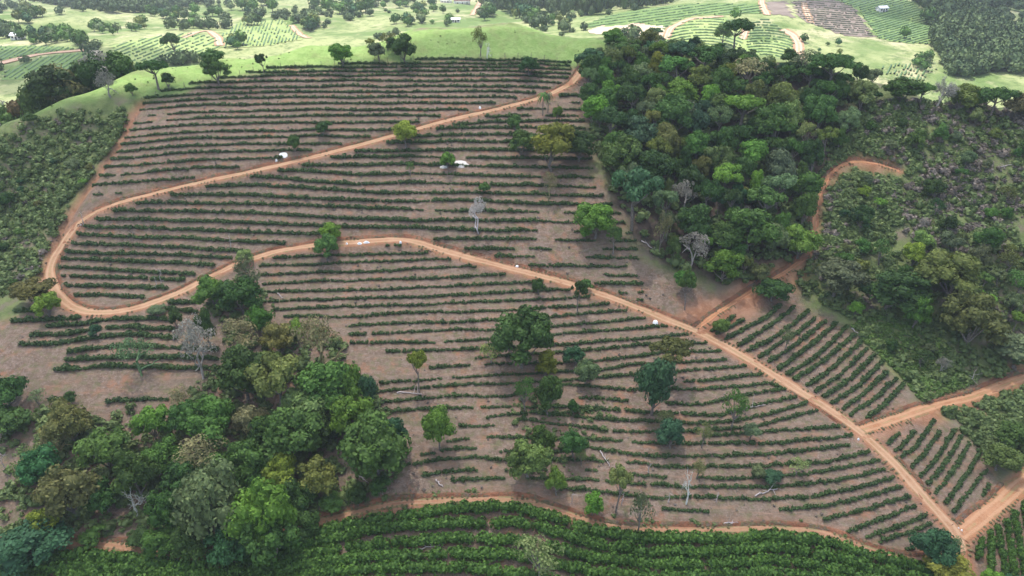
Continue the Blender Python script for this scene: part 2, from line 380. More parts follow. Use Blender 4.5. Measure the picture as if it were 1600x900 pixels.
def clear_of_roads(P, gap):
    ok = np.ones(len(P), bool)
    for w, L in _rd:
        for a in range(0, len(P), 4000):
            ok[a:a + 4000] &= np.hypot(P[a:a + 4000, 0, None] - L[:, 0], P[a:a + 4000, 1, None] - L[:, 1]).min(1) > w / 2 + gap
    return ok

# ------------------------------------------------------------------ land cover
def in_poly(x, y, poly):
    poly = np.asarray(poly, float)
    x, y = np.asarray(x), np.asarray(y)
    c = np.zeros(x.shape, bool)
    j = len(poly) - 1
    for i in range(len(poly)):
        xi, yi, xj, yj = *poly[i], *poly[j]
        c ^= ((yi > y) != (yj > y)) & (x < (xj - xi) * (y - yi) / (yj - yi + 1e-12) + xi)
        j = i
    return c
def world_poly(pts):
    a = np.array(pts, float); out = []
    for p, q in zip(a, np.roll(a, -1, 0)):
        n = max(int(np.hypot(*(q - p)) / 15), 1)
        out += [p + (q - p) * t / n for t in range(n)]
    out = np.array(out)
    return ground(out[:, 0], out[:, 1])[:, :2]
PLANT = [(222, 160), (300, 134), (420, 108), (560, 102), (700, 93), (830, 91), (892, 102), (928, 112), (915, 200), (928, 262), (965, 320), (990, 395), (1060, 440), (1140, 455), (1165, 430), (1240, 440), (1250, 475), (1310, 500), (1400, 585), (1422, 625), (1440, 645), (1470, 650), (1520, 690), (1560, 745), (1600, 745), (1680, 690), (1900, 600), (1960, 980), (-260, 980), (-260, 540), (10, 500), (40, 478), (66, 440), (70, 400), (105, 335), (150, 275), (180, 232), (205, 180)]
PAST = [(-60, 212), (0, 194), (60, 180), (110, 166), (170, 152), (215, 160), (300, 136), (420, 108), (560, 102), (700, 93), (830, 91), (892, 102), (930, 108), (945, 80), (960, 64), (900, 54), (800, 40), (650, 47), (480, 70), (350, 90), (200, 116), (100, 154), (0, 185), (-60, 202)]
FOREST = [(935, 78), (960, 66), (1060, 74), (1130, 78), (1200, 98), (1260, 108), (1330, 128), (1345, 170), (1320, 225), (1285, 270), (1272, 310), (1262, 390), (1235, 410), (1180, 430), (1150, 440), (1075, 425), (1050, 405), (990, 385), (965, 330), (950, 280), (925, 220), (915, 170), (915, 130)]
GROVE = [(30, 650), (100, 640), (160, 655), (250, 625), (300, 605), (350, 560), (345, 500), (305, 455), (400, 430), (440, 490), (540, 540), (580, 600), (610, 650), (640, 670), (625, 740), (590, 785), (500, 800), (460, 825), (400, 855), (310, 868), (200, 845), (100, 838), (0, 845), (0, 780), (60, 700)]
jx = MX + (fbm(MX / 6, MY / 6, 21, 3) - .5) * 6
jy = MY + (fbm(MX / 6, MY / 6, 31, 3) - .5) * 6
def cover(poly, grow=0):
    m = in_poly(jx, jy, poly).astype(float)
    for _ in range(2):
        m[1:-1, 1:-1] = (m[1:-1, 1:-1] * 2 + m[:-2, 1:-1] + m[2:, 1:-1] + m[1:-1, :-2] + m[1:-1, 2:]) / 6
    return m
wp_pl, wp_pa, wp_fo, wp_gr = world_poly(PLANT), world_poly(PAST), world_poly(FOREST), world_poly(GROVE)
c_pl, c_pa, c_fo, c_gr = cover(wp_pl), cover(wp_pa), cover(wp_fo), cover(wp_gr)
crest_w = np.array([at_y(px, py, Y) for px, py, Y in CREST])
crest_y = np.interp(MX, crest_w[:, 0], crest_w[:, 1])
behind = np.clip((MY - crest_y + 3) / 4, 0, 1)
c_pa = np.maximum(c_pa, behind)
c_pl = c_pl * (1 - behind)
c_far = np.clip((MY - crest_y - 60) / 30, 0, 1)
c_earth = np.clip(1.1 - road_dist / 1.3, 0, 1)
for _pp in ([(1100, 527), (1050, 502), (1075, 486), (1130, 460), (1165, 430), (1240, 398), (1264, 425), (1210, 464), (1168, 490), (1132, 512)], [(1282, 300), (1295, 262), (1330, 242), (1400, 250), (1412, 275), (1370, 270), (1320, 268)], [(1262, 420), (1262, 350), (1270, 300), (1286, 300), (1282, 350), (1276, 420)], [(1350, 690), (1400, 645), (1450, 628), (1520, 606), (1600, 560), (1600, 606), (1520, 640), (1450, 660), (1390, 690)], [(1040, 500), (1090, 500), (1150, 540), (1130, 552)]):
    c_earth = np.maximum(c_earth, .9 * cover(world_poly(_pp)))
c_earth = np.maximum(c_earth, .85 * np.exp(-(_td / 1.8) ** 2))

g = NT('ground_mix')
A = g.n.new('ShaderNodeAttribute'); A.attribute_name = 'cover'
sep = g.n.new('ShaderNodeSeparateColor'); g.l.new(A.outputs['Color'], sep.inputs[0])
m_pl, m_pa, m_ea = sep.outputs
m_fl = A.outputs['Alpha']
m_far = g.attr('far_land')
fine_n, mid_n, big_n = g.noise(2.6, 6, .75, lo=.3, hi=.7), g.noise(.35, 5, .65), g.noise(.06, 4, .6)
mul = g.mix(g.noise(.75, 6, .75, lo=.40, hi=.60), (.128, .088, .064), (.235, .172, .132))
mul = g.mix(g.math('MULTIPLY', g.noise(1.9, 6, .8, lo=.5, hi=.68), .8), mul, (.37, .293, .25))
mul = g.mix(g.math('MULTIPLY', g.noise(1.5, 5, .75, lo=.55, hi=.7, dist=.6), .6), mul, (.095, .062, .046))
mul = g.mix(g.math('MULTIPLY', g.noise(.22, 5, .7, lo=.51, hi=.70), .8), mul, (.30, .135, .072))
mul = g.mix(g.math('MULTIPLY', big_n, .5), mul, (.180, .136, .098))
mul = g.mix(g.math('MULTIPLY', g.noise(.5, 5, .7, lo=.48, hi=.66), .65), mul, (.120, .128, .055))
sx_ = g.n.new('ShaderNodeMapping'); sx_.inputs['Scale'].default_value = (.16, 1.0, .6); g.l.new(g.pos(), sx_.inputs[0])
mul = g.mix(g.math('MULTIPLY', g.noise(.9, 5, .7, vec=sx_.outputs[0], lo=.5, hi=.68), .5), mul, (.31, .185, .125))
mul = g.mix(g.math('MULTIPLY', g.noise(1.3, 5, .75, vec=sx_.outputs[0], lo=.54, hi=.7), .55), mul, (.11, .085, .06))
pas = g.mix(mid_n, (.150, .250, .060), (.220, .315, .095))
pas = g.mix(g.math('MULTIPLY', fine_n, .45), pas, (.28, .36, .14))
pas = g.mix(g.math('MULTIPLY', g.noise(.22, 6, .75, lo=.46, hi=.66), .65), pas, (.19, .22, .085))
pas = g.mix(g.math('MULTIPLY', g.noise(.8, 6, .8, lo=.5, hi=.66), .6), pas, (.10, .165, .04))
scr = g.mix(mid_n, (.080, .125, .034), (.150, .195, .062))
scr = g.mix(g.math('MULTIPLY', g.noise(.13, 5, .7, lo=.46, hi=.64), .85), scr, (.175, .130, .108))
scr = g.mix(g.math('MULTIPLY', fine_n, .35), scr, (.23, .21, .13))
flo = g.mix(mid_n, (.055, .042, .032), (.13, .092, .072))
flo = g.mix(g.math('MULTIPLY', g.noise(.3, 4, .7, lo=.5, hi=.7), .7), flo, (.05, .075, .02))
ear = g.mix(mid_n, (.27, .120, .062), (.40, .215, .130))
ear = g.mix(g.math('MULTIPLY', fine_n, .5), ear, (.25, .12, .07))
far = g.mix(g.noise(.014, 5, .65, lo=.4, hi=.6), (.13, .195, .060), (.30, .325, .15))
far = g.mix(g.math('MULTIPLY', g.noise(.03, 5, .7, lo=.5, hi=.66), .85), far, (.43, .39, .24))
far = g.mix(g.math('MULTIPLY', g.noise(.14, 6, .8, lo=.47, hi=.62), .8), far, (.095, .145, .045))
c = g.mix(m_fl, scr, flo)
c = g.mix(m_pl, c, mul)
c = g.mix(m_pa, c, pas)
c = g.mix(m_far, c, far)
c = g.mix(m_ea, c, ear)
g.color(c)
g.bump(g.math('ADD', g.math('MULTIPLY', fine_n, .6), mid_n), .55, .22)
M_GROUND = g.m

nY, nX = MX.shape
V = np.stack([MX, MY, MZ], -1).reshape(-1, 3)
gy, gx = np.gradient(MZ, GY, GX)
Nrm = np.stack([-gx, -gy, np.ones_like(MZ)], -1); Nrm /= np.linalg.norm(Nrm, axis=-1, keepdims=True)
Nrm = Nrm.reshape(-1, 3)
idx = np.arange(nY * nX).reshape(nY, nX)
Q = np.stack([idx[:-1, :-1], idx[:-1, 1:], idx[1:, 1:], idx[1:, :-1]], -1).reshape(-1, 4)
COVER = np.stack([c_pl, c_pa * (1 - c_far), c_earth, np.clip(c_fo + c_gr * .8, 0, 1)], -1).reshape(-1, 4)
FARA = c_far.ravel()
cls = np.zeros(nY * nX, int)                       # 0 scrub, 1 plantation, 2 pasture, 3 forest floor, 4 valley
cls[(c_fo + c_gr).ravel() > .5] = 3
cls[(c_pl * (1 - np.clip(c_gr, 0, 1))).ravel() > .5] = 1
cls[c_pa.ravel() > .5] = 2
cls[FARA > .5] = 4
qc = cls[Q[:, 0]]
for k, nm in enumerate(('scrub_ground', 'plantation_ground', 'pasture', 'forest_ground', 'valley_land')):
    q = Q[qc == k]
    u, inv = np.unique(q, return_inverse=True)
    me = mesh_np(nm, V[u], inv.reshape(-1, 4), M_GROUND, True, {'cover': COVER[u], 'far_land': FARA[u]})
    me.normals_split_custom_set_from_vertices(Nrm[u].tolist())
    tag(obj(nm, me), kind='structure')

# ------------------------------------------------------------------ road surfaces
def road_mat(name, k, grass=0.0):
    r = NT(name)
    cr = r.attr('cross')
    ab = r.math('ABSOLUTE', cr)
    base = r.mix(r.noise(.25, 5, .65), tuple(x * y for x, y in zip((.37, .205, .120), k)), tuple(x * y for x, y in zip((.47, .29, .19), k)))
    base = r.mix(r.math('MULTIPLY', r.noise(2.2, 5, .7, lo=.4, hi=.7), .5), base, tuple(x * y for x, y in zip((.53, .37, .26), k)))
    trk = r.ramp(r.math('ABSOLUTE', r.math('SUBTRACT', ab, .5)), .28, .10)
    base = r.mix(r.math('MULTIPLY', trk, .55), base, tuple(x * y for x, y in zip((.55, .39, .275), k)))
    mid = r.math('MULTIPLY', r.ramp(ab, .22, .05), r.noise(.12, 4, .6, lo=.45, hi=.6))
    base = r.mix(r.math('MULTIPLY', mid, .6), base, (.30, .26, .12))
    edge = r.math('MULTIPLY', r.ramp(ab, .6, 1.05), r.noise(.5, 4, .7, lo=.3, hi=.6))
    gr_ = r.math('MULTIPLY', r.ramp(ab, .55 - grass * 4, .95 - grass * 2), r.noise(.33, 5, .75, lo=.5 - grass, hi=.62 - grass))
    base = r.mix(r.math('MULTIPLY', edge, .75), base, (.30, .135, .07))
    base = r.mix(r.math('MULTIPLY', gr_, .8), base, (.17, .17, .075))
    r.color(base); r.bump(r.noise(1.5, 5, .7), .4, .15)
    return r.m
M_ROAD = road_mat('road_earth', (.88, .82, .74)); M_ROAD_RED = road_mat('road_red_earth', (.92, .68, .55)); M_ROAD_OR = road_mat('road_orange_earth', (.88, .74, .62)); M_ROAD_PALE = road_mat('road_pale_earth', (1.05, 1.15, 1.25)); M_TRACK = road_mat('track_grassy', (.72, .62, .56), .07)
b = NT('cut_earth')
b.color(b.mix(b.noise(.5, 5, .75, lo=.45, hi=.6), b.mix(b.noise(.15, 3, .6), (.20, .085, .05), (.33, .15, .085)), b.mix(b.noise(1.3, 5, .7), (.20, .145, .115), (.12, .12, .05))))
b.bump(b.noise(2.0, 5, .7), .8, .3)
M_BANK = b.m
ROAD_LABEL = {'upper': 'long tan dirt road looping across the coffee slope with pale wheel tracks', 'forest': 'red earth track climbing beside the dark forest to a short spur', 'branch': 'orange dirt branch road leaving the main road towards the scrub slope',
 'corner': 'wide dirt road rising from the corner junction beside the tall coffee', 'lower': 'reddish track with grassy edges above the dense tall coffee', 'valley': 'pale road curving through the shaded valley fields behind the tree belt', 'dome': 'short pale track at the top of the far dome field',
 'dome_low': 'white winding track on the sunlit far dome', 'knoll': 'pale track around the far knoll planted with coffee', 'ravine': 'short pale track by the far wooded ravine', 'farm': 'pale track running down from the far farm houses', 'field': 'pale track bending round the far ploughed patch', 'edge': 'thin track dividing the far brown and green plots', 'terrace': 'curved pale terrace track on the far green dome'}
for nm, (w, L, far) in road_lines.items():
    t = np.gradient(L[:, :2], axis=0); t /= np.linalg.norm(t, axis=1, keepdims=True) + 1e-9
    nrm = np.c_[-t[:, 1], t[:, 0]]
    s = np.arange(len(L))
    wob = 1 + (fbm(s / 7.0, s * 0 + len(nm), 4, 3) - .5) * .95
    wob2 = 1 + (fbm(s / 5.0, s * 0 + 9 + len(nm), 8, 3) - .5) * .95
    offs = np.array([-1.35, -1.0, -.5, 0, .5, 1.0, 1.35])
    VV = []
    for o in offs:
        k = np.where(o < 0, wob, wob2)
        xy = L[:, :2] + nrm * (o * w / 2 * k)[:, None]
        if far: z = height(xy[:, 0], xy[:, 1]) + .35
        else:
            z = L[:, 2] + .10 - (.05 if abs(o) == .5 else 0) + (fbm(xy[:, 0] * .8, xy[:, 1] * .8, 2, 2) - .5) * .06
            if abs(o) > 1.1: z = np.minimum(height(xy[:, 0], xy[:, 1]), L[:, 2] + .1) - .12
        VV.append(np.c_[xy, z])
    m = len(offs)
    VV = np.stack(VV, 1).reshape(-1, 3)
    ii = np.arange(len(L) * m).reshape(len(L), m)
    q = np.stack([ii[:-1, :-1], ii[:-1, 1:], ii[1:, 1:], ii[1:, :-1]], -1).reshape(-1, 4)
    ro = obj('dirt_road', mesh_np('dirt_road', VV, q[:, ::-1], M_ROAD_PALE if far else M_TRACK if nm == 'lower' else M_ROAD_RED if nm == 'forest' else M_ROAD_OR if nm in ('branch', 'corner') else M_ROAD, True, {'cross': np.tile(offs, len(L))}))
    tag(ro, ROAD_LABEL[nm], kind='structure')
    if not far:
        up = np.sign(height(*(L[:, :2] + nrm * 4).T) - height(*(L[:, :2] - nrm * 4).T))
        for _ in range(20): up[1:-1] = .5 * up[1:-1] + .25 * (up[:-2] + up[2:])
        sd = np.where(up > 0, 1.0, -1.0)
        cols = []
        for o, dz in ((w / 2 * 1.02, -.02), (w / 2 + .3, .30), (w / 2 + .6, .55), (w / 2 + 1.15, None)):
            xy = L[:, :2] + nrm * (sd * (o + (wob - 1) * .8))[:, None]
            hz = height(xy[:, 0], xy[:, 1])
            jit = (fbm(xy[:, 0] * 1.1, xy[:, 1] * 1.1, 6, 2) - .5) * .35
            z = hz - .06 if dz is None else np.maximum(hz + .04, np.minimum(L[:, 2] + dz + jit * (dz > 0), hz + .45))
            cols.append(np.c_[xy, z])
        cols = np.stack(cols, 1)
        ii = np.arange(len(L) * 4).reshape(-1, 4)
        q = np.stack([ii[:-1, :-1], ii[:-1, 1:], ii[1:, 1:], ii[1:, :-1]], -1)
        strong = (np.abs(up) > .9)
        q = q[strong[:-1] & strong[1:] & (sd[:-1] == sd[1:])].reshape(-1, 4)
        if len(q): obj('earth_bank', mesh_np('earth_bank', cols.reshape(-1, 3), q, M_BANK, True), ro)

# ------------------------------------------------------------------ clouds above, outside the picture: the near hill lies in their shade
cm = NT('cloud_white')
tr_ = cm.n.new('ShaderNodeBsdfTranslucent'); tr_.inputs[0].default_value = (.95, .95, .95, 1)
df_ = cm.n.new('ShaderNodeBsdfDiffuse'); df_.inputs[0].default_value = (.9, .9, .9, 1)
mx_ = cm.n.new('ShaderNodeMixShader'); mx_.inputs[0].default_value = .2
cm.l.new(tr_.outputs[0], mx_.inputs[1]); cm.l.new(df_.outputs[0], mx_.inputs[2])
tp_ = cm.n.new('ShaderNodeBsdfTransparent'); m2_ = cm.n.new('ShaderNodeMixShader'); m2_.inputs[0].default_value = .60
cm.l.new(mx_.outputs[0], m2_.inputs[1]); cm.l.new(tp_.outputs[0], m2_.inputs[2]); cm.l.new(m2_.outputs[0], cm.out.inputs['Surface'])
def cloud(gx0, gy0, ax, ay, az, alt, seed, label):
    n1, n2 = 40, 72
    th, ph = np.meshgrid(np.linspace(0, np.pi, n1), np.linspace(0, 2 * np.pi, n2, endpoint=False), indexing='ij')
    d = np.stack([np.sin(th) * np.cos(ph), np.sin(th) * np.sin(ph), np.cos(th)], -1)
    nz = fbm(d[..., 0] * 4 + 20, d[..., 1] * 4 + d[..., 2] * 3 + 20, seed, 4)
    rr = .92 + .16 * nz
    Vc = (d * rr[..., None]) * np.array([ax, ay, az])
    Vc = Vc.reshape(-1, 3)
    ii = np.arange(n1 * n2).reshape(n1, n2)
    q = np.stack([ii[:-1], np.roll(ii, -1, 1)[:-1], np.roll(ii, -1, 1)[1:], ii[1:]], -1).reshape(-1, 4)
    s = alt / sun_dir[2]
    o = obj('cloud', mesh_np('cloud', Vc, q[:, ::-1], cm.m, True), loc=(gx0 + sun_dir[0] * s, gy0 + sun_dir[1] * s, alt))
    tag(o, label, 'cloud', kind='thing')
cloud(150, -42, 620, 305, 50, 700, 3, 'broad white cloud above the hill that shades the near slope')
cloud(-60, -700, 950, 350, 70, 720, 5, 'second white cloud added unseen behind the first one to cover the sky')  # added behind the camera, only to cover open sky and keep the light white
cloud(-330, 400, 150, 45, 20, 520, 7, 'small cloud shading the valley fields by the road')
cloud(330, 560, 150, 70, 25, 520, 9, 'small cloud shading the far plots on the slope')
# ------------------------------------------------------------------ leaf-clump prototypes
def rand_dirs(n, rg, up=-.35):
    d = rg.normal(size=(n * 3, 3)); d /= np.linalg.norm(d, axis=1, keepdims=True)
    d = d[d[:, 2] > up][:n]
    return d
def leaf_quads(C, N, size, rg, asp=.8, tilt=.7):
    """one quad per centre C, roughly facing N"""
    n = len(C)
    nn = N + rg.normal(size=(n, 3)) * tilt; nn /= np.linalg.norm(nn, axis=1, keepdims=True)
    a = np.cross(nn, rg.normal(size=(n, 3))); a /= np.linalg.norm(a, axis=1, keepdims=True) + 1e-9
    bb = np.cross(nn, a)
    s = (size * (.6 + .8 * rg.random(n)))[:, None]
    a, bb = a * s, bb * s * asp
    bend = nn * s * .25
    V = np.stack([C - a - bend, C - bb, C + a - bend, C + bb], 1).reshape(-1, 3)
    return V, np.arange(4 * n).reshape(n, 4)
ICO_V = None
def ico():
    global ICO_V, ICO_F
    if ICO_V is None:
        t = (1 + 5 ** .5) / 2
        v = np.array([(-1, t, 0), (1, t, 0), (-1, -t, 0), (1, -t, 0), (0, -1, t), (0, 1, t), (0, -1, -t), (0, 1, -t), (t, 0, -1), (t, 0, 1), (-t, 0, -1), (-t, 0, 1)], float)
        ICO_V = v / np.linalg.norm(v[0])
        ICO_F = np.array([(0, 11, 5), (0, 5, 1), (0, 1, 7), (0, 7, 10), (0, 10, 11), (1, 5, 9), (5, 11, 4), (11, 10, 2), (10, 7, 6), (7, 1, 8), (3, 9, 4), (3, 4, 2), (3, 2, 6), (3, 6, 8), (3, 8, 9), (4, 9, 5), (2, 4, 11), (6, 2, 10), (8, 6, 7), (9, 8, 1)])
    return ICO_V, ICO_F
def bush_proto(n, rg, w=.5, h=1.0, leaf=.16):
    """unit bush: radius w, height h; leaves on an uneven rounded body over a dark core"""
    d = rand_dirs(n, rg, -.55)
    lump = .82 + .36 * fbm(d[:, 0] * 2.2 + 7, d[:, 1] * 2.2 + d[:, 2] * 1.7 + rg.random() * 50, 3, 2)
    C = d * lump[:, None] * np.array([w, w, h * .5]) + np.array([0, 0, h * .5])
    V, Fq = leaf_quads(C, d, np.full(n, leaf), rg)
    iv, jf = ico()
    core = iv * np.array([w * .8, w * .8, h * .42]) * (1 + .15 * rg.normal(size=(12, 1))) + np.array([0, 0, h * .46])
    tri = np.c_[jf, jf[:, 2]] + len(V)
    tint = np.r_[np.repeat(rg.random(n), 4), np.full(12, .38)]
    return np.r_[V, core], Fq, tri[:, :3], tint
def stamp(protos, pts, scl, rot, pick, tints=None):
    """many copies of bush prototypes as one (verts, tris, tint)"""
    VV, FF, TT, base = [], [], [], 0
    for k, (pv, pq, pt, tn) in enumerate(protos):
        m = np.where(pick == k)[0]
        if not len(m): continue
        c, s = np.cos(rot[m]), np.sin(rot[m])
        x = pv[None, :, 0] * scl[m, 0, None]; y = pv[None, :, 1] * scl[m, 1, None]; z = pv[None, :, 2] * scl[m, 2, None]
        P = np.stack([x * c[:, None] - y * s[:, None] + pts[m, 0, None], x * s[:, None] + y * c[:, None] + pts[m, 1, None], z + pts[m, 2, None]], -1)
        tr = np.r_[pq[:, [0, 1, 2]], pq[:, [0, 2, 3]], pt]
        FF.append((tr[None] + (np.arange(len(m)) * len(pv))[:, None, None] + base).reshape(-1, 3))
        VV.append(P.reshape(-1, 3))
        t = np.tile(tn, (len(m), 1)) if tints is None else tn[None] * .6 + tints[m][:, None] * .4
        TT.append(t.ravel())
        base += len(m) * len(pv)
    return np.concatenate(VV), np.concatenate(FF), np.concatenate(TT)
def leaf_mat(name, dark, light, trans=.25, rough=.6, spec=.25, obj_color=False):
    m = NT(name)
    t = m.attr('tint')
    col = m.mix(t, dark, light)
    col = m.mix(m.math('MULTIPLY', m.noise(.09, 3, .6), .35), col, tuple(x * .62 for x in dark))
    if obj_color:
        oi = m.n.new('ShaderNodeObjectInfo')
        col = m.mix(1.0, col, oi.outputs['Color'], 'MULTIPLY')
    m.color(col)
    m.b.inputs['Roughness'].default_value = rough; m.b.inputs['Specular IOR Level'].default_value = spec
    if trans:
        tl = m.n.new('ShaderNodeBsdfTranslucent'); m.put(tl.inputs[0], col)
        mxs = m.n.new('ShaderNodeMixShader'); mxs.inputs[0].default_value = trans
        m.l.new(m.b.outputs[0], mxs.inputs[1]); m.l.new(tl.outputs[0], mxs.inputs[2]); m.l.new(mxs.outputs[0], m.out.inputs['Surface'])
    return m.m
M_COFFEE = leaf_mat('coffee_leaf', (.036, .074, .024), (.110, .180, .050))
M_COFFEE2 = leaf_mat('coffee_leaf_tall', (.038, .095, .017), (.145, .275, .046))
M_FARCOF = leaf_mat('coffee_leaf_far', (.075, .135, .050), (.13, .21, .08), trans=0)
HB = [bush_proto(24, np.random.default_rng(100 + i), .5, 1.0, .20) for i in range(6)]
TB = [bush_proto(80, np.random.default_rng(200 + i), .5, 1.0, .125) for i in range(6)]

# ------------------------------------------------------------------ coffee hedges on the slope
POLY_A = [(228, 150), (300, 130), (420, 106), (560, 98), (700, 90), (820, 88), (892, 96), (896, 120), (850, 143), (780, 161), (700, 179), (640, 196), (580, 213), (500, 234), (430, 251), (350, 268), (270, 286), (200, 303), (150, 319), (130, 312), (160, 270), (185, 235), (212, 190)]
POLY_B = [(905, 138), (850, 161), (780, 179), (700, 197), (640, 214), (580, 231), (500, 252), (430, 269), (350, 286), (270, 304), (200, 321), (155, 339), (128, 360), (105, 390), (88, 415), (86, 432), (95, 452), (110, 470), (150, 481), (210, 471), (270, 449), (320, 423), (365, 403), (430, 384), (500, 373), (560, 369), (640, 364), (690, 379), (740, 395), (820, 415), (880, 429), (940, 449), (1000, 471), (1060, 493), (1105, 480), (1100, 462), (1000, 412), (992, 370), (970, 335), (935, 300), (925, 260), (915, 200), (905, 150)]
def smoothstep(a, b, x):
    t = np.clip((x - a) / (b - a), 0, 1)
    return t * t * (3 - 2 * t)
def hedge(xs, ys, label, group, dens=.86, seed=0, h=1.05, w=1.2, poly=None, thin=None, wig=1.0, spacing=.62, name='coffee_hedge', protos=HB, mat=None, step_px=2.5):
    rg = np.random.default_rng(seed)
    a = np.c_[xs, ys].astype(float)
    s = np.r_[0, np.cumsum(np.hypot(*np.diff(a, axis=0).T))]
    t = np.linspace(0, s[-1], max(int(s[-1] / step_px), 3))
    px, py = np.interp(t, s, a[:, 0]), np.interp(t, s, a[:, 1])
    for _ in range(3):
        py[1:-1] = .5 * py[1:-1] + .25 * (py[:-2] + py[2:])
    py = py + (fbm(px / 55, np.full(len(px), seed * 1.7), 3, 2) - .5) * 3.4 * wig
    P = resample(np.c_[ground(px, py), px, py], spacing)
    P[:, :2] += rg.normal(size=(len(P), 2)) * .10
    u = np.arange(len(P)) * spacing
    vig = fbm(u / 7.0, np.full(len(u), seed * 3.1), 5, 3) * .55 + .45 * fbm(P[:, 0] / 28, P[:, 1] / 28, 77, 3)
    d = np.full(len(P), dens)
    if thin is not None: d = d * thin(P[:, 3], P[:, 4])
    thr = .5 + .42 * (d - .5) - .34 * (d - .5) ** 2 * 0
    lim = np.quantile(fbm(np.arange(4000) / 7.0, np.arange(4000) / 31.0, 5, 3), np.clip(1 - d, .01, .99))
    ok = (vig > lim) & (rg.random(len(P)) < .965)
    if poly is not None: ok &= in_poly(P[:, 3], P[:, 4], poly)
    ok &= clear_of_roads(P, 1.15)
    if ok.sum() < 3: return None
    size = .72 + .5 * smoothstep(0, .16, vig - lim) * (.75 + .5 * rg.random(len(P)))
    size = size * (.72 + .5 * rg.random(len(P)))
    P[:, 2] = height(P[:, 0], P[:, 1])
    runs, cur = [], []
    for i in range(len(P)):
        if ok[i]: cur.append(i)
        elif cur:
            runs.append(cur); cur = []
    if cur: runs.append(cur)
    merged = []
    for rn in runs:
        if merged and rn[0] - merged[-1][-1] <= 2: merged[-1] += rn
        else: merged.append(list(rn))
    runs = [x for x in merged if len(x) >= 2]
    runs = [list(range(x[0], x[-1] + 1)) for x in runs]
    if not runs: return None
    root = obj(name, None, loc=P[runs[0][0], :3])
    tag(root, label, 'hedge', group)
    o0 = P[runs[0][0], :3]
    for rn in runs:
        rn = np.array(rn)
        wx_ = np.maximum(w * size[rn], .80)
        sc = np.c_[wx_, wx_, h * size[rn] * (.9 + .25 * rg.random(len(rn)))]
        V, Fc, T = stamp(protos, P[rn, :3] - o0 - np.array([0, 0, .08]), sc, rg.random(len(rn)) * 6.28, rg.integers(0, len(protos), len(rn)), np.clip(.5 + .25 * rg.normal(size=len(rn)), 0, 1))
        obj('hedge_segment', mesh_np('hedge_segment', V, Fc, mat or M_COFFEE, False, {'tint': T}), root)
    return root
GA = 'coffee hedges above the upper road'
for k in range(len(ROWS_A)):
    xs, ys = rowA(k)
    hedge(xs, ys, f'dark coffee hedge, {ORD[k]} down from the pasture edge, above the upper dirt road', GA, .955, 10 + k, .68, .82, POLY_A, lambda x, y: np.where(x < 260, .93, 1.0))
GB = 'coffee hedges between the two dirt roads'
def thinB(x, y): return np.interp(x, [0, 800, 850, 960], [1.04, 1.02, .74, .6]) * np.where((x > 640) & (y < 340) & (y > 225), .86, 1)
for n, k in enumerate(sorted(ROWS_B)):
    xs, ys = rowB(k)
    hedge(xs, ys, f'dark coffee hedge, {ORD[n]} from the top between the upper and middle dirt roads', GB, .97, 60 + n, .82, .93, POLY_B, thinB)
GC = 'coffee hedges below the middle road'
def thinC(x, y): return np.where((x < 900) & (y > 560), .86, 1.0) * np.where((x < 820) & (y > 620), .85, 1.0)
for n, (ref, tr) in enumerate(sorted(ROWS_C, key=lambda q: q[0])):
    a = np.array(tr, float)
    hedge(a[:, 0], a[:, 1], f'low coffee hedge, {ORD[n]} down from the middle dirt road on the main slope', GC, .955, 120 + n, .63, .74, None, thinC)
for n, (ref, tr) in enumerate(ROWS_CL):
    a = np.array(tr, float)
    hedge(a[:, 0], a[:, 1], f'coffee hedge, {ORD[n]} down below the hairpin bend beside the leafy grove', 'coffee hedges below the hairpin', .96 if ref < 600 else .75, 170 + n, .92, 1.08)
for n, (ref, tr) in enumerate(ROWS_D):
    a = np.array(tr, float)
    hedge(a[:, 0], a[:, 1], f'slanting coffee hedge, {ORD[n]} from the road fork in the wedge under the scrub slope', 'slanting coffee hedges in the wedge plot', .94, 190 + n, .78, .9)
for n, (ref, tr) in enumerate(ROWS_E):
    a = np.array(tr, float)
    hedge(a[:, 0], a[:, 1], f'thin young coffee hedge, {ORD[n]} from the road junction in the small corner plot', 'young coffee hedges in the corner plot', .82, 215 + n, .66, .74)
ROWS_F = [[(1511, 935), (1512, 890), (1517, 848)], [(1526, 935), (1527, 880), (1533, 838)], [(1548, 935), (1547, 885), (1545, 828)], [(1572, 935), (1567, 887), (1555, 813)], [(1588, 935), (1582, 890), (1570, 808)], [(1606, 935), (1597, 882), (1580, 798)], [(1625, 935), (1612, 870), (1597, 782)], [(1640, 920), (1625, 850), (1612, 772)]] + [[(1640 + 20 * k, 900 - 8 * k), (1626 + 20 * k, 840 - 8 * k), (1614 + 20 * k, 764 - 14 * k)] for k in range(1, 7)]
for n, tr in enumerate(ROWS_F):
    a = np.array(tr, float)
    hedge(a[:, 0], a[:, 1], f'tall upright coffee hedge, {ORD[n]} from the junction in the bottom corner plot', 'tall coffee hedges in the bottom corner plot', .99, 230 + n, 1.45, 1.0, wig=.3, spacing=.7, protos=TB, mat=M_COFFEE2)

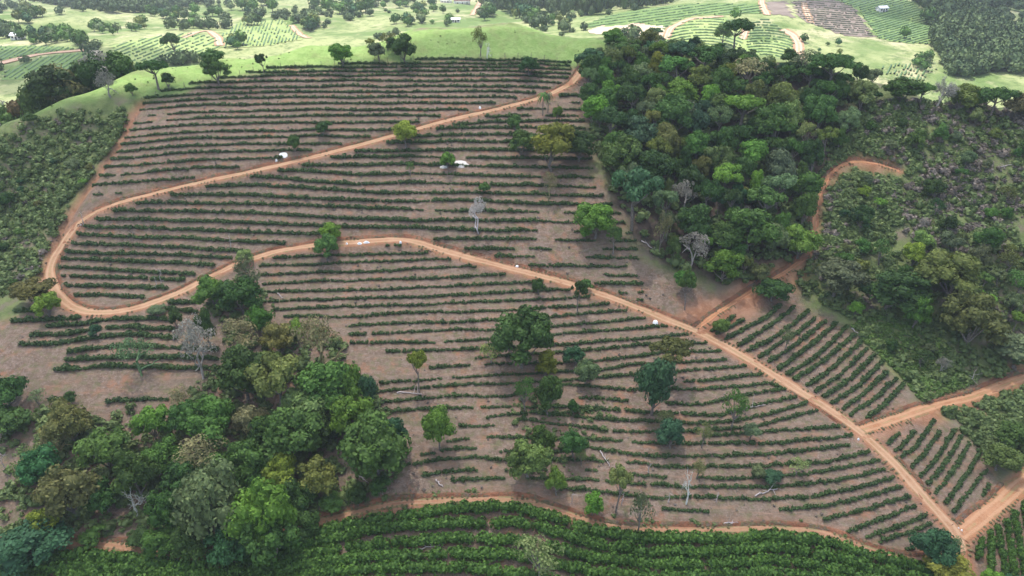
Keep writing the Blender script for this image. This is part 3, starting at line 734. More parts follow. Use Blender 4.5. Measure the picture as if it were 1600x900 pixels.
# ------------------------------------------------------------------ dense tall coffee below the lower track: single bushes
GXS = [-200, -40, 60, 130, 300, 400, 480, 540, 600, 700, 800, 870, 920, 1000, 1150, 1200, 1300, 1360, 1430, 1480]
GY0 = [880, 878, 878, 872, 892, 880, 842, 826, 812, 800, 796, 812, 832, 846, 848, 842, 856, 876, 894, 905]
pts = []
rg = np.random.default_rng(55)
for k in range(11):
    xs = np.arange(-200, 1480, 3.0)
    ys = np.interp(xs, GXS, GY0) * (1 - min(k / 11, 1) * .35) + (818 + k * 0) * 0
    ys = np.interp(xs, GXS, np.array(GY0) * 1.0)
    flat = np.interp(xs, [-40, 300, 500, 700, 900, 1050, 1200, 1480], [872, 862, 826, 834, 858, 862, 850, 882])
    f = min(k / 6, 1)
    ys = ys * (1 - f) + flat * f + k * 17.5 + (fbm(xs / 120, np.full(len(xs), k * 3.3), 8, 2) - .5) * 7
    P = resample(ground(xs, ys), 1.0)
    P[:, :2] += rg.normal(size=(len(P), 2)) * .13
    P = P[rg.random(len(P)) < .95]
    pts.append(np.c_[P[:, :3], np.full(len(P), k)])
P = np.concatenate(pts); rowid = P[:, 3].astype(int); P = P[:, :3]
P[:, 2] = height(P[:, 0], P[:, 1])
_c = clear_of_roads(P, .9); P, rowid = P[_c], rowid[_c]
bx, by, bd = project(P + np.array([0, 0, .8]))
keep = (bx > -190) & (bx < 1630) & (by < 930)
P, bx, by, rowid = P[keep], bx[keep], by[keep], rowid[keep]
# bushes lower than the cut edge of the frame are left out
hgt = 2.4 * (.78 + .4 * rg.random(len(P))) * (.8 + .35 * fbm(P[:, 0] / 9, P[:, 1] / 9, 14, 3))
wid = 2.2 * (.85 + .3 * rg.random(len(P)))
inside = (bx > 5) & (bx < 1595) & (by < 890) & (by > 0)
order = np.argsort(-(wid * hgt) * inside)
solo = set(order[:300].tolist()); hmed = float(np.median(hgt[order[:300]]))
tb_mesh = []
for pv, pq, pt, tn in TB:
    tb_mesh.append(mesh_np('coffee_bush', pv, np.r_[pq[:, [0, 1, 2]], pq[:, [0, 2, 3]], pt], M_COFFEE2, False, {'tint': tn}))
rest = []
rot = rg.random(len(P)) * 6.28
for i in range(len(P)):
    if i in solo:
        o = obj('coffee_bush', tb_mesh[i % 6], None, P[i] - np.array([0, 0, .1]), rot[i], (wid[i], wid[i], hgt[i]))
        zn = ('under the grove' if bx[i] < 480 else 'left of the pale yellowish tree' if bx[i] < 760 else 'around the pale yellowish tree' if bx[i] < 930 else 'right of the pale yellowish tree' if bx[i] < 1200 else 'towards the junction tree')
        sz = 'big' if hgt[i] > hmed else 'smaller'
        tag(o, f'{sz} coffee bush, {ORD[rowid[i]]} row below the lower track, {zn}', 'coffee bush', f'{ORD[rowid[i]]} row coffee bushes {zn}')
    else: rest.append(i)
rest = np.array(rest)
V, Fc, T = stamp(TB, P[rest] - np.array([0, 0, .1]), np.c_[wid[rest], wid[rest], hgt[rest]], rot[rest], rest % 6, rg.random(len(rest)))
tag(obj('coffee_bushes', mesh_np('coffee_bushes', V, Fc, M_COFFEE2, False, {'tint': T})), 'mass of dense green coffee bushes at the foot of the slope', 'coffee bushes', kind='stuff')
print('bushes', len(P))
# ------------------------------------------------------------------ tree prototypes (unit width, unit height)
def tube(P, Rd, sides=5):
    P, Rd = np.array(P, float), np.array(Rd, float)
    t = np.gradient(P, axis=0); t /= np.linalg.norm(t, axis=1, keepdims=True) + 1e-9
    ref = np.where(np.abs(t[:, 2:3]) > .9, np.array([[1.0, 0, 0]]), np.array([[0, 0, 1.0]]))
    a = np.cross(t, ref); a /= np.linalg.norm(a, axis=1, keepdims=True) + 1e-9
    b2 = np.cross(t, a)
    an = np.arange(sides) * 2 * np.pi / sides
    V = P[:, None] + Rd[:, None, None] * (np.cos(an)[None, :, None] * a[:, None] + np.sin(an)[None, :, None] * b2[:, None])
    ii = np.arange(len(P) * sides).reshape(len(P), sides)
    q = np.stack([ii[:-1], np.roll(ii, -1, 1)[:-1], np.roll(ii, -1, 1)[1:], ii[1:]], -1).reshape(-1, 4)
    return V.reshape(-1, 3), q
def join(parts):
    VV, FF, base = [], [], 0
    for v, f in parts:
        VV.append(v); FF.append(f + base); base += len(v)
    return np.concatenate(VV), np.concatenate(FF)
bk = NT('bark')
bk.color(bk.mix(bk.noise(3, 4, .7), (.14, .115, .095), (.28, .245, .215))); M_BARK = bk.m
db = NT('dead_wood')
oi = db.n.new('ShaderNodeObjectInfo')
db.color(db.mix(1.0, db.mix(db.noise(2, 4, .7), (.75, .75, .75), (1.15, 1.1, 1.08)), oi.outputs['Color'], 'MULTIPLY')); M_DEAD = db.m
M_LEAF = leaf_mat('tree_leaf', (.50, .54, .50), (1.22, 1.18, 1.05), .22, .65, .2, True)
SHAPE = {'ghost': (26, .28, .40, .66, .27, 62, .12),   # lobes, crown bottom, rx, rz centre, flatness, leaves per lobe, lobe radius
 'round': (34, .12, .37, .54, .30, 95, .135), 'wide': (28, .52, .41, .76, .09, 75, .11), 'tall': (26, .10, .29, .55, .33, 90, .15), 'open': (16, .46, .36, .74, .16, 90, .115),
 'sparse': (18, .30, .37, .64, .26, 50, .13), 'bush': (18, .0, .35, .48, .22, 90, .16)}
def make_tree(shape, seed):
    rg = np.random.default_rng(seed)
    n, zb, rx, zc, rz, nl, lr = SHAPE[shape]
    d = rand_dirs(n, rg, -.6)
    rad = (.35 + .75 * rg.random(n) ** .7)
    skew = rg.normal(size=2) * .05
    L = np.c_[d[:, 0] * rx * rad, d[:, 1] * rx * rad, zc + d[:, 2] * rz * rad]
    L[:, :2] += skew * (L[:, 2:3] - .4)
    L[0] = (skew[0], skew[1], zc + rz * .8)
    lrad = lr * (.55 + .85 * rg.random(n))
    leafV, leafF, tint, cores = [], [], [], []
    base = 0
    iv, jf = ico()
    for c, lr_ in zip(L, lrad):
        m = int(nl * (lr_ / lr) ** 1.6)
        dd = rand_dirs(m, rg, -.45)
        lump = .80 + .4 * fbm(dd[:, 0] * 2.5 + c[0] * 9 + 9, dd[:, 1] * 2.5 + dd[:, 2] * 2 + seed, 2, 2)
        C = c + dd * (lr_ * lump)[:, None] * np.array([1, 1, .82])
        v, f = leaf_quads(C, dd + np.array([0, 0, .15]), np.full(m, .019 if shape == 'ghost' else .027 if shape != 'sparse' else .024), rg, .75, .55)
        leafV.append(v); leafF.append(f + base); base += len(v)
        lt = rg.random() * .45
        tint.append(np.repeat(np.clip(lt + .5 * rg.random(m), 0, 1), 4))
        if shape not in ('sparse', 'ghost'): cores.append((iv * lr_ * np.array([.80, .80, .66]) * (1 + .14 * rg.normal(size=(12, 1))) + c, lt))
    V = np.concatenate(leafV); F = np.concatenate(leafF); T = np.concatenate(tint)
    F = np.r_[F[:, [0, 1, 2]], F[:, [0, 2, 3]]]
    for cv, lt in cores:
        F = np.r_[F, jf + len(V)]; V = np.r_[V, cv]; T = np.r_[T, np.full(12, lt * .7 + .08)]
    ext = np.array([np.quantile(np.abs(V[:, 0]), .985), np.quantile(np.abs(V[:, 1]), .985)]) * 2
    nrm_ = np.array([1 / ext[0], 1 / ext[1], 1 / np.quantile(V[:, 2], .995)])
    V = V * nrm_
    crown = mesh_np('crown', V, F, M_LEAF, False, {'tint': T})
    lean = rg.normal(size=2) * .04
    top = np.array([skew[0], skew[1], zc])
    fork = np.array([lean[0], lean[1], max(zb * .9, .12)])
    tr = [tube([(0, 0, -.04), (lean[0] * .4, lean[1] * .4, fork[2] * .5), fork, fork * .4 + top * .6, top], [.034, .028, .024, .017, .009], 6)]
    for c in L[rg.permutation(n)[:8 if shape == 'sparse' else 6]]:
        mid = fork * .45 + c * .55 + np.array([0, 0, -.04])
        tr.append(tube([fork, mid, c], [.017, .011, .005], 4))
    tv, tf = join(tr)
    return crown, mesh_np('trunk', tv * nrm_, tf, M_BARK, True)
def make_bare(seed, fuzz, depth=4):
    rg = np.random.default_rng(seed)
    parts, ends = [], []
    def grow(p, d, ln, r, k):
        d = d / np.linalg.norm(d)
        q = p + d * ln
        bend = p + d * ln * .5 + rg.normal(size=3) * ln * .08
        parts.append((tube([p, bend, q], [r, r * .8, r * .55], 4 if k > 1 else 3), k))
        if k == 0: ends.append(q); return
        for _ in range(3 if k > 1 else 4):
            nd = d + rg.normal(size=3) * .72 + np.array([0, 0, .10])
            grow(q if rg.random() < .6 else bend, nd, ln * (.62 + .2 * rg.random()), r * .55, k - 1)
    grow(np.array([0, 0, -.03]), np.array([rg.normal() * .06, rg.normal() * .06, 1.0]), .30, .034, depth)
    V, F = join([p for p, k in parts])
    z1 = V[:, 2].max(); wx = max(np.ptp(V[:, 0]), np.ptp(V[:, 1]))
    sc = np.array([1 / wx, 1 / wx, 1 / z1])
    limb = [p for p, k in parts if k >= 2]; twig = [p for p, k in parts if k < 2]
    tv, tf = join(limb); cv, cf = join(twig)
    tv, cv = tv * sc, cv * sc
    if fuzz:
        E = np.array(ends) * sc
        E = np.repeat(E, fuzz, 0) + rg.normal(size=(len(E) * fuzz, 3)) * .035
        n = len(E)
        a = rg.normal(size=(n, 3)); a /= np.linalg.norm(a, axis=1, keepdims=True)
        s = np.cross(a, rg.normal(size=(n, 3))); s /= np.linalg.norm(s, axis=1, keepdims=True)
        q = np.stack([E - a * .028, E - s * .0075, E + a * .028, E + s * .0075], 1).reshape(-1, 3)
        cf = np.r_[cf, np.arange(4 * n).reshape(n, 4) + len(cv)]; cv = np.r_[cv, q]
    return mesh_np('crown', cv, cf, M_DEAD), mesh_np('trunk', tv, tf, M_DEAD, True)
def make_palm(seed):
    rg = np.random.default_rng(seed)
    vs, fs, tn, base = [], [], [], 0
    for k in range(13):
        a = k * 2.4; el = .9 - 1.3 * (k / 13)
        t = np.linspace(0, 1, 6)
        out = np.array([math.cos(a), math.sin(a), 0])
        c = out * (t * .5)[:, None] + np.array([0, 0, 1]) * ((.80 + el * t * .3 - t ** 2 * .34))[:, None]
        sd = np.array([-math.sin(a), math.cos(a), 0]) * (.075 * np.sin(np.pi * (t * .9 + .08)))[:, None]
        dz = np.array([0, 0, -.03])
        v = np.stack([c + sd + dz, c, c - sd + dz], 1).reshape(-1, 3)
        ii = np.arange(18).reshape(6, 3)
        f = np.stack([ii[:-1, :-1], ii[:-1, 1:], ii[1:, 1:], ii[1:, :-1]], -1).reshape(-1, 4)
        vs.append(v); fs.append(f + base); base += 18; tn.append(np.full(18, rg.random()))
    crown = mesh_np('crown', np.concatenate(vs), np.concatenate(fs), M_LEAF, False, {'tint': np.concatenate(tn)})
    tv, tf = tube([(0, 0, -.03), (.02, 0, .4), (0, .01, .82)], [.045, .032, .028], 6)
    return crown, mesh_np('trunk', tv, tf, M_BARK, True)
PROTO = {s: [make_tree(s, 1000 + 17 * i + 131 * k) for i in range(n)] for k, (s, n) in enumerate((('round', 7), ('wide', 4), ('tall', 5), ('open', 5), ('sparse', 5), ('bush', 5)))}
PROTO['bare'] = [make_bare(2000 + i, 0) for i in range(4)]
PROTO['dry'] = [make_bare(2100 + i, 22) for i in range(4)]
PROTO['ghost'] = [(make_tree('ghost', 2300 + i)[0], make_bare(2350 + i, 0)[1]) for i in range(4)]
PROTO['palm'] = [make_palm(2200 + i) for i in range(2)]
HUE = {'dark': (0.067, 0.142, 0.034), 'mid': (0.109, 0.217, 0.048), 'bright': (0.174, 0.326, 0.047), 'olive': (0.194, 0.231, 0.061), 'grey': (0.174, 0.238, 0.112), 'teal': (0.065, 0.156, 0.070), 'pale': (0.259, 0.340, 0.112), 'tan': (0.349, 0.326, 0.165),
 'yellow': (0.271, 0.333, 0.047), 'brown': (0.187, 0.171, 0.074), 'bare': (.40, .375, .34), 'white': (.72, .71, .67)}
trg = np.random.default_rng(31)
SKY_X = [0, 50, 100, 150, 190, 205, 215, 930, 1000, 1060, 1120, 1150, 1200, 1260, 1300, 1345, 1400, 1460, 1500, 1550, 1600, 1700]
SKY_Y = [118, 110, 95, 80, 78, 92, -99, 76, 60, 66, 74, 80, 92, 98, 106, 124, 126, 130, 138, 142, 150, 158]
def cap(P, H, least=3.0):
    """keep a tree's top below the photographed skyline"""
    P = np.asarray(P, float)
    while H > least:
        x, y, _ = project(P + np.array([0, 0, H]))
        if y[0] >= np.interp(x[0], SKY_X, SKY_Y): return H
        H *= .93
    return H
def put_tree(P, W, H, shape, hue, label, group=None, name=None, cat='tree', jit=.14):
    pr = PROTO[shape][trg.integers(0, len(PROTO[shape]))]
    name = name or {'palm': 'palm_tree', 'bare': 'bare_tree', 'dry': 'leafless_tree', 'ghost': 'leafless_tree', 'bush': 'shrub', 'round': 'broadleaf_tree', 'wide': 'umbrella_tree', 'tall': 'upright_tree', 'open': 'stemmed_tree', 'sparse': 'thin_tree'}[shape]
    if shape == 'bush': cat = 'shrub'
    o = obj(name, None, None, (P[0], P[1], P[2] - .05), trg.random() * 6.28, (W * (.86 + .28 * trg.random()), W * (.86 + .28 * trg.random()), H))
    h = np.array(HUE[hue]) * (1 + jit * trg.normal()) * (1 + (.02 if hue in ('bare', 'white', 'tan') else .07) * trg.normal(size=3))
    for nm, me in (('crown', pr[0]), ('trunk', pr[1])):
        c = obj(nm, me, o); c.color = (*np.clip(h, .01, .8), 1)
    tag(o, label, cat, group)
    return o
def px_tree(bx, by, w, h, shape, hue, label, group=None):
    P = ground(bx, by)[0]
    dep = project(P)[2][0]
    k = dep / F_PX
    dip = math.atan2(CAM_H - P[2], math.hypot(P[0], P[1]))
    W = w * k * .93
    H = max((h * k - W * math.sin(dip) * (.30 if shape in ('round', 'bush', 'tall') else .12)) / math.cos(dip), W * (.42 if shape == 'bush' else .6))
    put_tree(P, W, H, shape, hue, label, group)
    return P, W
placed = []
TREES = [  # base pixel, crown width, height in pixels, shape, hue, label
 (277, 99, 34, 46, 'open', 'dark', 'open crowned tree on the pasture crest before the far sunlit knoll'), (248, 140, 46, 46, 'wide', 'dark', 'flat topped dark tree with bare stem at the pasture corner'), (264, 140, 28, 28, 'bush', 'dark', 'dark rounded shrub beside the flat topped tree'),
 (173, 152, 34, 40, 'ghost', 'bare', 'leafless grey tree on the pasture strip'), (208, 150, 22, 21, 'round', 'mid', 'small round green tree on the pasture near the trench'), (342, 132, 42, 42, 'round', 'mid', 'round dense tree at the edge of pasture and coffee'), (333, 101, 38, 26, 'bush', 'dark', 'dark shrub behind the round dense tree'),
 (413, 119, 21, 34, 'open', 'dark', 'slim dark tree standing alone on pasture edge'), (536, 105, 40, 38, 'round', 'bright', 'bright green round tree at the top of the coffee'), (592, 99, 31, 32, 'round', 'grey', 'greyish round tree at the top of the coffee'), (606, 78, 30, 26, 'sparse', 'olive', 'thin olive tree on the pasture behind the grey tree'),
 (634, 100, 40, 46, 'tall', 'dark', 'tall dark dense tree on the crest of the coffee slope'), (617, 84, 24, 26, 'round', 'dark', 'small dark tree touching the tall dense one'), (578, 72, 18, 13, 'bush', 'olive', 'low olive shrub on the open pasture'), (751, 88, 27, 45, 'sparse', 'olive', 'lanky olive tree on the pasture crest'), (761, 92, 12, 26, 'bare', 'white', 'small whitened bare tree under the lanky olive tree'),
 (827, 120, 35, 31, 'round', 'dark', 'dark round tree inside the top coffee hedges'), (902, 104, 10, 16, 'tall', 'dark', 'tiny dark tree beside the top of the road'), (508, 212, 28, 24, 'bush', 'dark', 'dark round shrub between hedges above the upper road'), (461, 238, 22, 27, 'round', 'mid', 'small green tree by the white sheet above the upper road'),
 (634, 229, 39, 42, 'round', 'yellow', 'yellow green tree leaning over the upper road'), (805, 209, 23, 29, 'round', 'mid', 'small tree left of the palms below the upper road'), (848, 180, 22, 42, 'palm', 'mid', 'taller palm below the upper road near the crest'), (856, 176, 20, 36, 'palm', 'grey', 'shorter palm next to the taller palm'),
 (870, 189, 16, 23, 'round', 'bright', 'small bright round tree among hedges near the palms'), (862, 267, 72, 78, 'tall', 'yellow', 'large yellow olive tree in front of the forest edge'), (815, 247, 46, 46, 'round', 'mid', 'green tree at the side of the large yellow olive tree'), (904, 252, 56, 50, 'round', 'dark', 'dark spreading tree between yellow olive tree and forest'),
 (856, 313, 26, 44, 'ghost', 'tan', 'dry beige tree below the large yellow olive tree'), (930, 372, 60, 58, 'round', 'bright', 'broad bright green tree on bare soil by the forest corner'), (914, 374, 18, 23, 'round', 'bright', 'small bright tree at the foot of the broad bright tree'), (958, 397, 23, 42, 'open', 'mid', 'slim stemmed green tree near the forest corner'),
 (987, 358, 88, 96, 'open', 'teal', 'big blue green tree with several pale stems at the forest edge'), (1029, 402, 28, 72, 'sparse', 'tan', 'tall thin beige tree before the forest'), (748, 365, 27, 58, 'ghost', 'white', 'whitish leafless tree alone in the middle hedges'), (699, 264, 27, 28, 'round', 'bright', 'small vivid green tree beside the white sand heap'),
 (641, 277, 14, 24, 'sparse', 'mid', 'thin sapling between the hedges below the upper road'), (757, 303, 21, 20, 'bush', 'mid', 'green shrub above the whitish leafless tree'), (842, 460, 23, 28, 'bush', 'dark', 'dark shrub directly below the middle road'), (902, 493, 28, 54, 'open', 'dark', 'dark tree with long bare stem below the middle road'),
 (917, 452, 22, 18, 'bush', 'mid', 'green shrub on the upper side of the middle road'), (1070, 484, 37, 62, 'open', 'mid', 'green tree with bare limbs near the road fork'), (512, 407, 44, 44, 'round', 'mid', 'dense green tree on the lower side of the middle road'), (519, 380, 36, 34, 'round', 'bright', 'light green tree behind the dense one on the middle road'),
 (397, 470, 38, 72, 'sparse', 'grey', 'tall grey green tree where the middle road meets the grove'), (385, 412, 30, 24, 'round', 'pale', 'pale leafy treetop over the middle road'), (56, 476, 72, 46, 'round', 'olive', 'wide olive tree outside the hairpin bend'), (80, 499, 45, 45, 'round', 'bright', 'round light green tree inside the hairpin corner'),
 (153, 527, 24, 24, 'bush', 'teal', 'blue green shrub in the hedges below the hairpin'), (247, 491, 31, 18, 'bush', 'grey', 'grey green shrub on the verge below the hairpin'), (277, 512, 23, 30, 'tall', 'dark', 'dark upright shrub at the end of hedges below the hairpin'), (222, 588, 64, 64, 'ghost', 'grey', 'thin grey spreading tree on bare ground beside the grove'),
 (318, 592, 62, 96, 'ghost', 'bare', 'tall ash grey leafless tree at the grove edge'), (376, 560, 66, 62, 'ghost', 'tan', 'fan shaped beige tree at the head of the grove'), (330, 545, 32, 66, 'tall', 'mid', 'narrow green tree between two leafless trees'), (510, 588, 84, 96, 'ghost', 'tan', 'large leafless tree with pale limbs at the grove edge'),
 (410, 522, 46, 46, 'round', 'bright', 'bright tree at the upper tip of the grove'), (466, 534, 36, 36, 'round', 'bright', 'bright round tree before the large leafless tree'), (438, 560, 48, 56, 'round', 'olive', 'olive tree under the bright tree of the grove'), (380, 488, 72, 62, 'round', 'dark', 'dark tree by the middle road at the grove top'), (338, 482, 58, 52, 'round', 'mid', 'green tree at the road side of the grove'),
 (113, 632, 21, 24, 'tall', 'dark', 'small dark upright tree on the bare ground'), (18, 640, 60, 62, 'round', 'dark', 'dark tree at the picture edge on bare ground'), (22, 672, 66, 46, 'round', 'mid', 'green tree below the dark one at the picture edge'), (62, 632, 27, 24, 'sparse', 'grey', 'thin grey sapling on the bare ground'), (290, 652, 42, 48, 'ghost', 'tan', 'dry beige tree above the grove'),
 (815, 574, 88, 98, 'round', 'dark', 'large dark round tree in the middle of the slope'), (768, 568, 42, 32, 'sparse', 'pale', 'thin yellowish tree touching the large dark tree'), (655, 612, 37, 62, 'open', 'yellow', 'lollipop yellow green tree with pale stem in the hedges'), (852, 592, 37, 48, 'round', 'yellow', 'yellowish round tree below the large dark tree'),
 (897, 572, 34, 32, 'round', 'teal', 'small dark blue green tree among the central trees'), (915, 602, 41, 46, 'round', 'grey', 'grey green round tree among the central trees'), (856, 650, 50, 66, 'round', 'mid', 'tall green tree on the central reddish bank'), (820, 645, 32, 56, 'sparse', 'mid', 'thin green tree with pale stem on the central bank'), (895, 648, 19, 26, 'tall', 'dark', 'small dark upright shrub on the central bank'),
 (846, 704, 37, 40, 'round', 'mid', 'green tree above the pale olive tree'), (825, 747, 70, 66, 'round', 'pale', 'pale olive round tree above the lower track'), (895, 714, 46, 48, 'round', 'mid', 'dense green tree beside the pale olive tree'), (908, 727, 21, 28, 'sparse', 'pale', 'pale sapling at the foot of the dense green tree'), (869, 774, 35, 42, 'round', 'bright', 'bright green tree just above the lower track'),
 (962, 800, 50, 68, 'open', 'pale', 'light green layered tree above the lower track'), (925, 806, 36, 38, 'round', 'bright', 'round bright tree under the layered tree'), (997, 832, 40, 60, 'sparse', 'grey', 'misty grey tree hanging over the lower track'), (1018, 648, 68, 92, 'tall', 'teal', 'big deep green tree with lumpy crown on the slope'), (1044, 592, 64, 62, 'wide', 'olive', 'leaning olive tree behind the big deep green tree'),
 (1047, 700, 47, 48, 'round', 'teal', 'blue green tree below the big deep green tree'), (1038, 670, 35, 30, 'sparse', 'pale', 'pale yellowish sapling above the blue green tree'), (1096, 700, 25, 40, 'sparse', 'pale', 'thin pale tree right of the blue green tree'), (1142, 672, 36, 64, 'sparse', 'mid', 'thin tall green tree on the grey soil patch'), (1172, 684, 31, 28, 'bush', 'grey', 'grey green shrub beside the thin tall tree'),
 (1206, 752, 36, 22, 'bush', 'teal', 'blue green shrub in the lower hedges'), (1243, 742, 28, 26, 'sparse', 'pale', 'pale sapling in the lower hedges'), (1088, 748, 26, 30, 'sparse', 'pale', 'thin pale sapling near the dead stems'), (1180, 748, 25, 22, 'bush', 'grey', 'small grey shrub in the lower hedges'), (1072, 788, 24, 54, 'bare', 'white', 'cluster of dead pale stems in the lower hedges'),
 (650, 610, 10, 30, 'bare', 'brown', 'charred stub beside the lollipop tree'), (687, 702, 52, 66, 'round', 'bright', 'yellow green tree alone beside the grove'), (1125, 522, 31, 28, 'bush', 'bright', 'bright shrub at the corner of the wedge plot'), (1226, 548, 22, 36, 'sparse', 'grey', 'grey sapling in the wedge plot hedges'), (1450, 878, 68, 60, 'round', 'teal', 'dark round tree at the road corner junction'),
 (1478, 905, 74, 40, 'round', 'yellow', 'yellow green tree below the dark tree at the junction'), (1486, 868, 28, 30, 'sparse', 'grey', 'thin grey tree leaning over the junction'), (842, 908, 66, 66, 'sparse', 'pale', 'pale yellowish tree rising from the dense coffee'), (1545, 922, 40, 34, 'round', 'bright', 'bright green treetop in the bottom corner plot'), (1580, 925, 36, 30, 'round', 'teal', 'blue green treetop in the bottom corner plot'),
 (1556, 735, 54, 46, 'round', 'olive', 'olive mound shaped tree beside the corner plot'), (1580, 700, 56, 44, 'round', 'mid', 'green tree behind the olive mound shaped tree'), (1245, 404, 58, 56, 'round', 'bright', 'vivid green dome shaped tree beside the red track'), (1205, 470, 64, 40, 'round', 'dark', 'dark low tree above the wedge plot'), (1182, 440, 40, 34, 'round', 'brown', 'brownish tree at the forest foot'),
 (1302, 462, 78, 66, 'round', 'grey', 'broad grey green tree beside the red track'), (1388, 488, 92, 76, 'round', 'dark', 'broad dark tree at the foot of the scrub slope'), (1472, 470, 100, 84, 'round', 'olive', 'wide olive tree in the hollow of the scrub slope'), (1426, 515, 43, 58, 'round', 'bright', 'fresh green tree over the grassy gully'), (1508, 545, 100, 92, 'round', 'olive', 'large yellowish olive tree above the branch road'),
 (1527, 495, 46, 46, 'round', 'bright', 'bright top behind the large yellowish olive tree'), (1580, 560, 64, 46, 'round', 'grey', 'grey spreading tree above the branch road'), (1394, 480, 28, 38, 'open', 'pale', 'small pale tree in front of the broad dark tree'), (1068, 452, 36, 34, 'round', 'mid', 'green tree at the forest foot over the coffee'), (1130, 442, 56, 56, 'round', 'bright', 'bright tree at the lower forest edge'),
 (858, 700, 26, 22, 'bush', 'bright', 'bright low shrub among the central trees'), (1160, 640, 18, 22, 'sparse', 'pale', 'small pale sapling on the grey soil')]
for bx_, by_, w_, h_, sh, hu, lb in TREES:
    placed.append(px_tree(bx_, by_, w_, h_, sh, hu, lb))
GROVE_T = [(308, 872, 72, 58, 'round', 'dark', 'dark tree above the bend of the lower track'), (262, 866, 62, 50, 'round', 'mid', 'green tree hugging the lower track under the grove'), (366, 876, 74, 62, 'round', 'teal', 'blue green tree under the huge grey green tree'), (476, 838, 60, 44, 'round', 'dark', 'low dark tree at the mouth of the grove track'), (405, 775, 62, 58, 'round', 'dark', 'dark tree in the central gap of the grove'), (505, 700, 56, 56, 'round', 'dark', 'dark tree behind the light green lobed tree'), (262, 745, 60, 60, 'round', 'mid', 'green tree beside the leafless branching tree of the grove'),   # the grove by the lower track
 (120, 695, 84, 74, 'round', 'olive', 'olive broad tree at the upper side of the grove'), (245, 690, 62, 62, 'round', 'bright', 'light green tree on the upper rim of the grove'), (340, 700, 84, 78, 'round', 'mid', 'dense green dome in the upper grove'), (396, 685, 52, 60, 'round', 'tan', 'beige crowned tree in the heart of the grove'),
 (388, 628, 84, 92, 'round', 'dark', 'large dark tree at the head of the grove'), (440, 652, 84, 92, 'open', 'pale', 'pale olive tree with white stems in the grove'), (418, 600, 50, 56, 'round', 'olive', 'olive yellow top beside the large dark tree of the grove'), (522, 645, 84, 88, 'round', 'mid', 'tall green tree at the grove edge facing the lollipop tree'), (548, 640, 56, 70, 'round', 'bright', 'bright green tree at the coffee side of the grove'), (580, 640, 32, 56, 'tall', 'teal', 'slim blue green tree on the outermost rim of the grove'),
 (175, 740, 84, 78, 'round', 'mid', 'green broad tree left of the grove middle'), (226, 780, 78, 84, 'round', 'mid', 'feathery green tree in the lower grove'), (70, 765, 72, 74, 'round', 'teal', 'dark teal tree on the bare side of the grove'), (122, 810, 94, 98, 'round', 'brown', 'brownish green wide tree in the lower grove'), (52, 750, 52, 56, 'sparse', 'pale', 'pale thin tree leaning on the dark teal tree'),
 (92, 712, 52, 46, 'ghost', 'tan', 'dry beige tree on the upper bare side of the grove'), (330, 745, 80, 70, 'ghost', 'tan', 'leafless branching tree inside the grove'), (215, 810, 44, 58, 'bare', 'white', 'white limbed dead tree in the lower grove'), (272, 832, 62, 72, 'round', 'mid', 'green tree above the lower track in the grove'), (345, 850, 104, 124, 'round', 'grey', 'huge grey green tree at the foot of the grove'),
 (352, 770, 74, 64, 'round', 'mid', 'green crown behind the huge grey green tree'), (420, 860, 92, 112, 'round', 'bright', 'large light green tree at the lower tip of the grove'), (432, 885, 84, 84, 'round', 'mid', 'green tree on the coffee margin under the grove'), (462, 725, 94, 92, 'round', 'mid', 'dense bright topped tree in the central grove'), (588, 752, 112, 112, 'round', 'mid', 'largest rounded green tree on the right of the grove'),
 (616, 712, 50, 64, 'round', 'teal', 'blue green tree at the rim of the grove by hedges'), (505, 775, 62, 62, 'round', 'olive', 'olive tree over the shaded gap of the grove'), (392, 755, 72, 72, 'round', 'mid', 'green tree between leafless tree and central grove'), (448, 775, 62, 62, 'round', 'yellow', 'yellow green round top in the lower grove'), (482, 672, 84, 72, 'round', 'pale', 'soft pale green tree in the central grove'), (552, 690, 76, 76, 'round', 'bright', 'light green lobed tree behind the largest tree of the grove'),
 (60, 875, 94, 70, 'round', 'teal', 'dull blue green tree at the bottom corner of the grove'), (78, 840, 52, 56, 'round', 'yellow', 'yellowish tree over the dull blue green one'), (296, 680, 52, 56, 'round', 'mid', 'green tree on the upper rim beside the dense dome'), (600, 775, 36, 32, 'bush', 'dark', 'low dark shrub at the corner of grove and track'), (520, 800, 46, 30, 'bush', 'mid', 'green shrub along the track under the grove'), (560, 790, 40, 34, 'bush', 'dark', 'dark shrub along the track under the largest tree'),
 (170, 800, 56, 56, 'round', 'dark', 'dark tree behind the brownish green wide tree'), (300, 790, 66, 66, 'round', 'dark', 'dark tree in the shaded heart of the lower grove'), (380, 835, 66, 70, 'round', 'dark', 'dark tree between huge grey tree and light green tree'), (470, 800, 56, 56, 'round', 'dark', 'dark tree over the shaded hollow of the grove'), (420, 705, 56, 60, 'round', 'dark', 'dark tree behind the bright topped tree of the grove'), (150, 850, 44, 30, 'bush', 'mid', 'green shrub by the red verge under the grove'), (225, 852, 50, 32, 'bush', 'dark', 'dark shrub by the red verge under the grove')]
for bx_, by_, w_, h_, sh, hu, lb in GROVE_T:
    placed.append(px_tree(bx_, by_, w_, h_, sh, hu, lb, 'trees of the lower grove'))

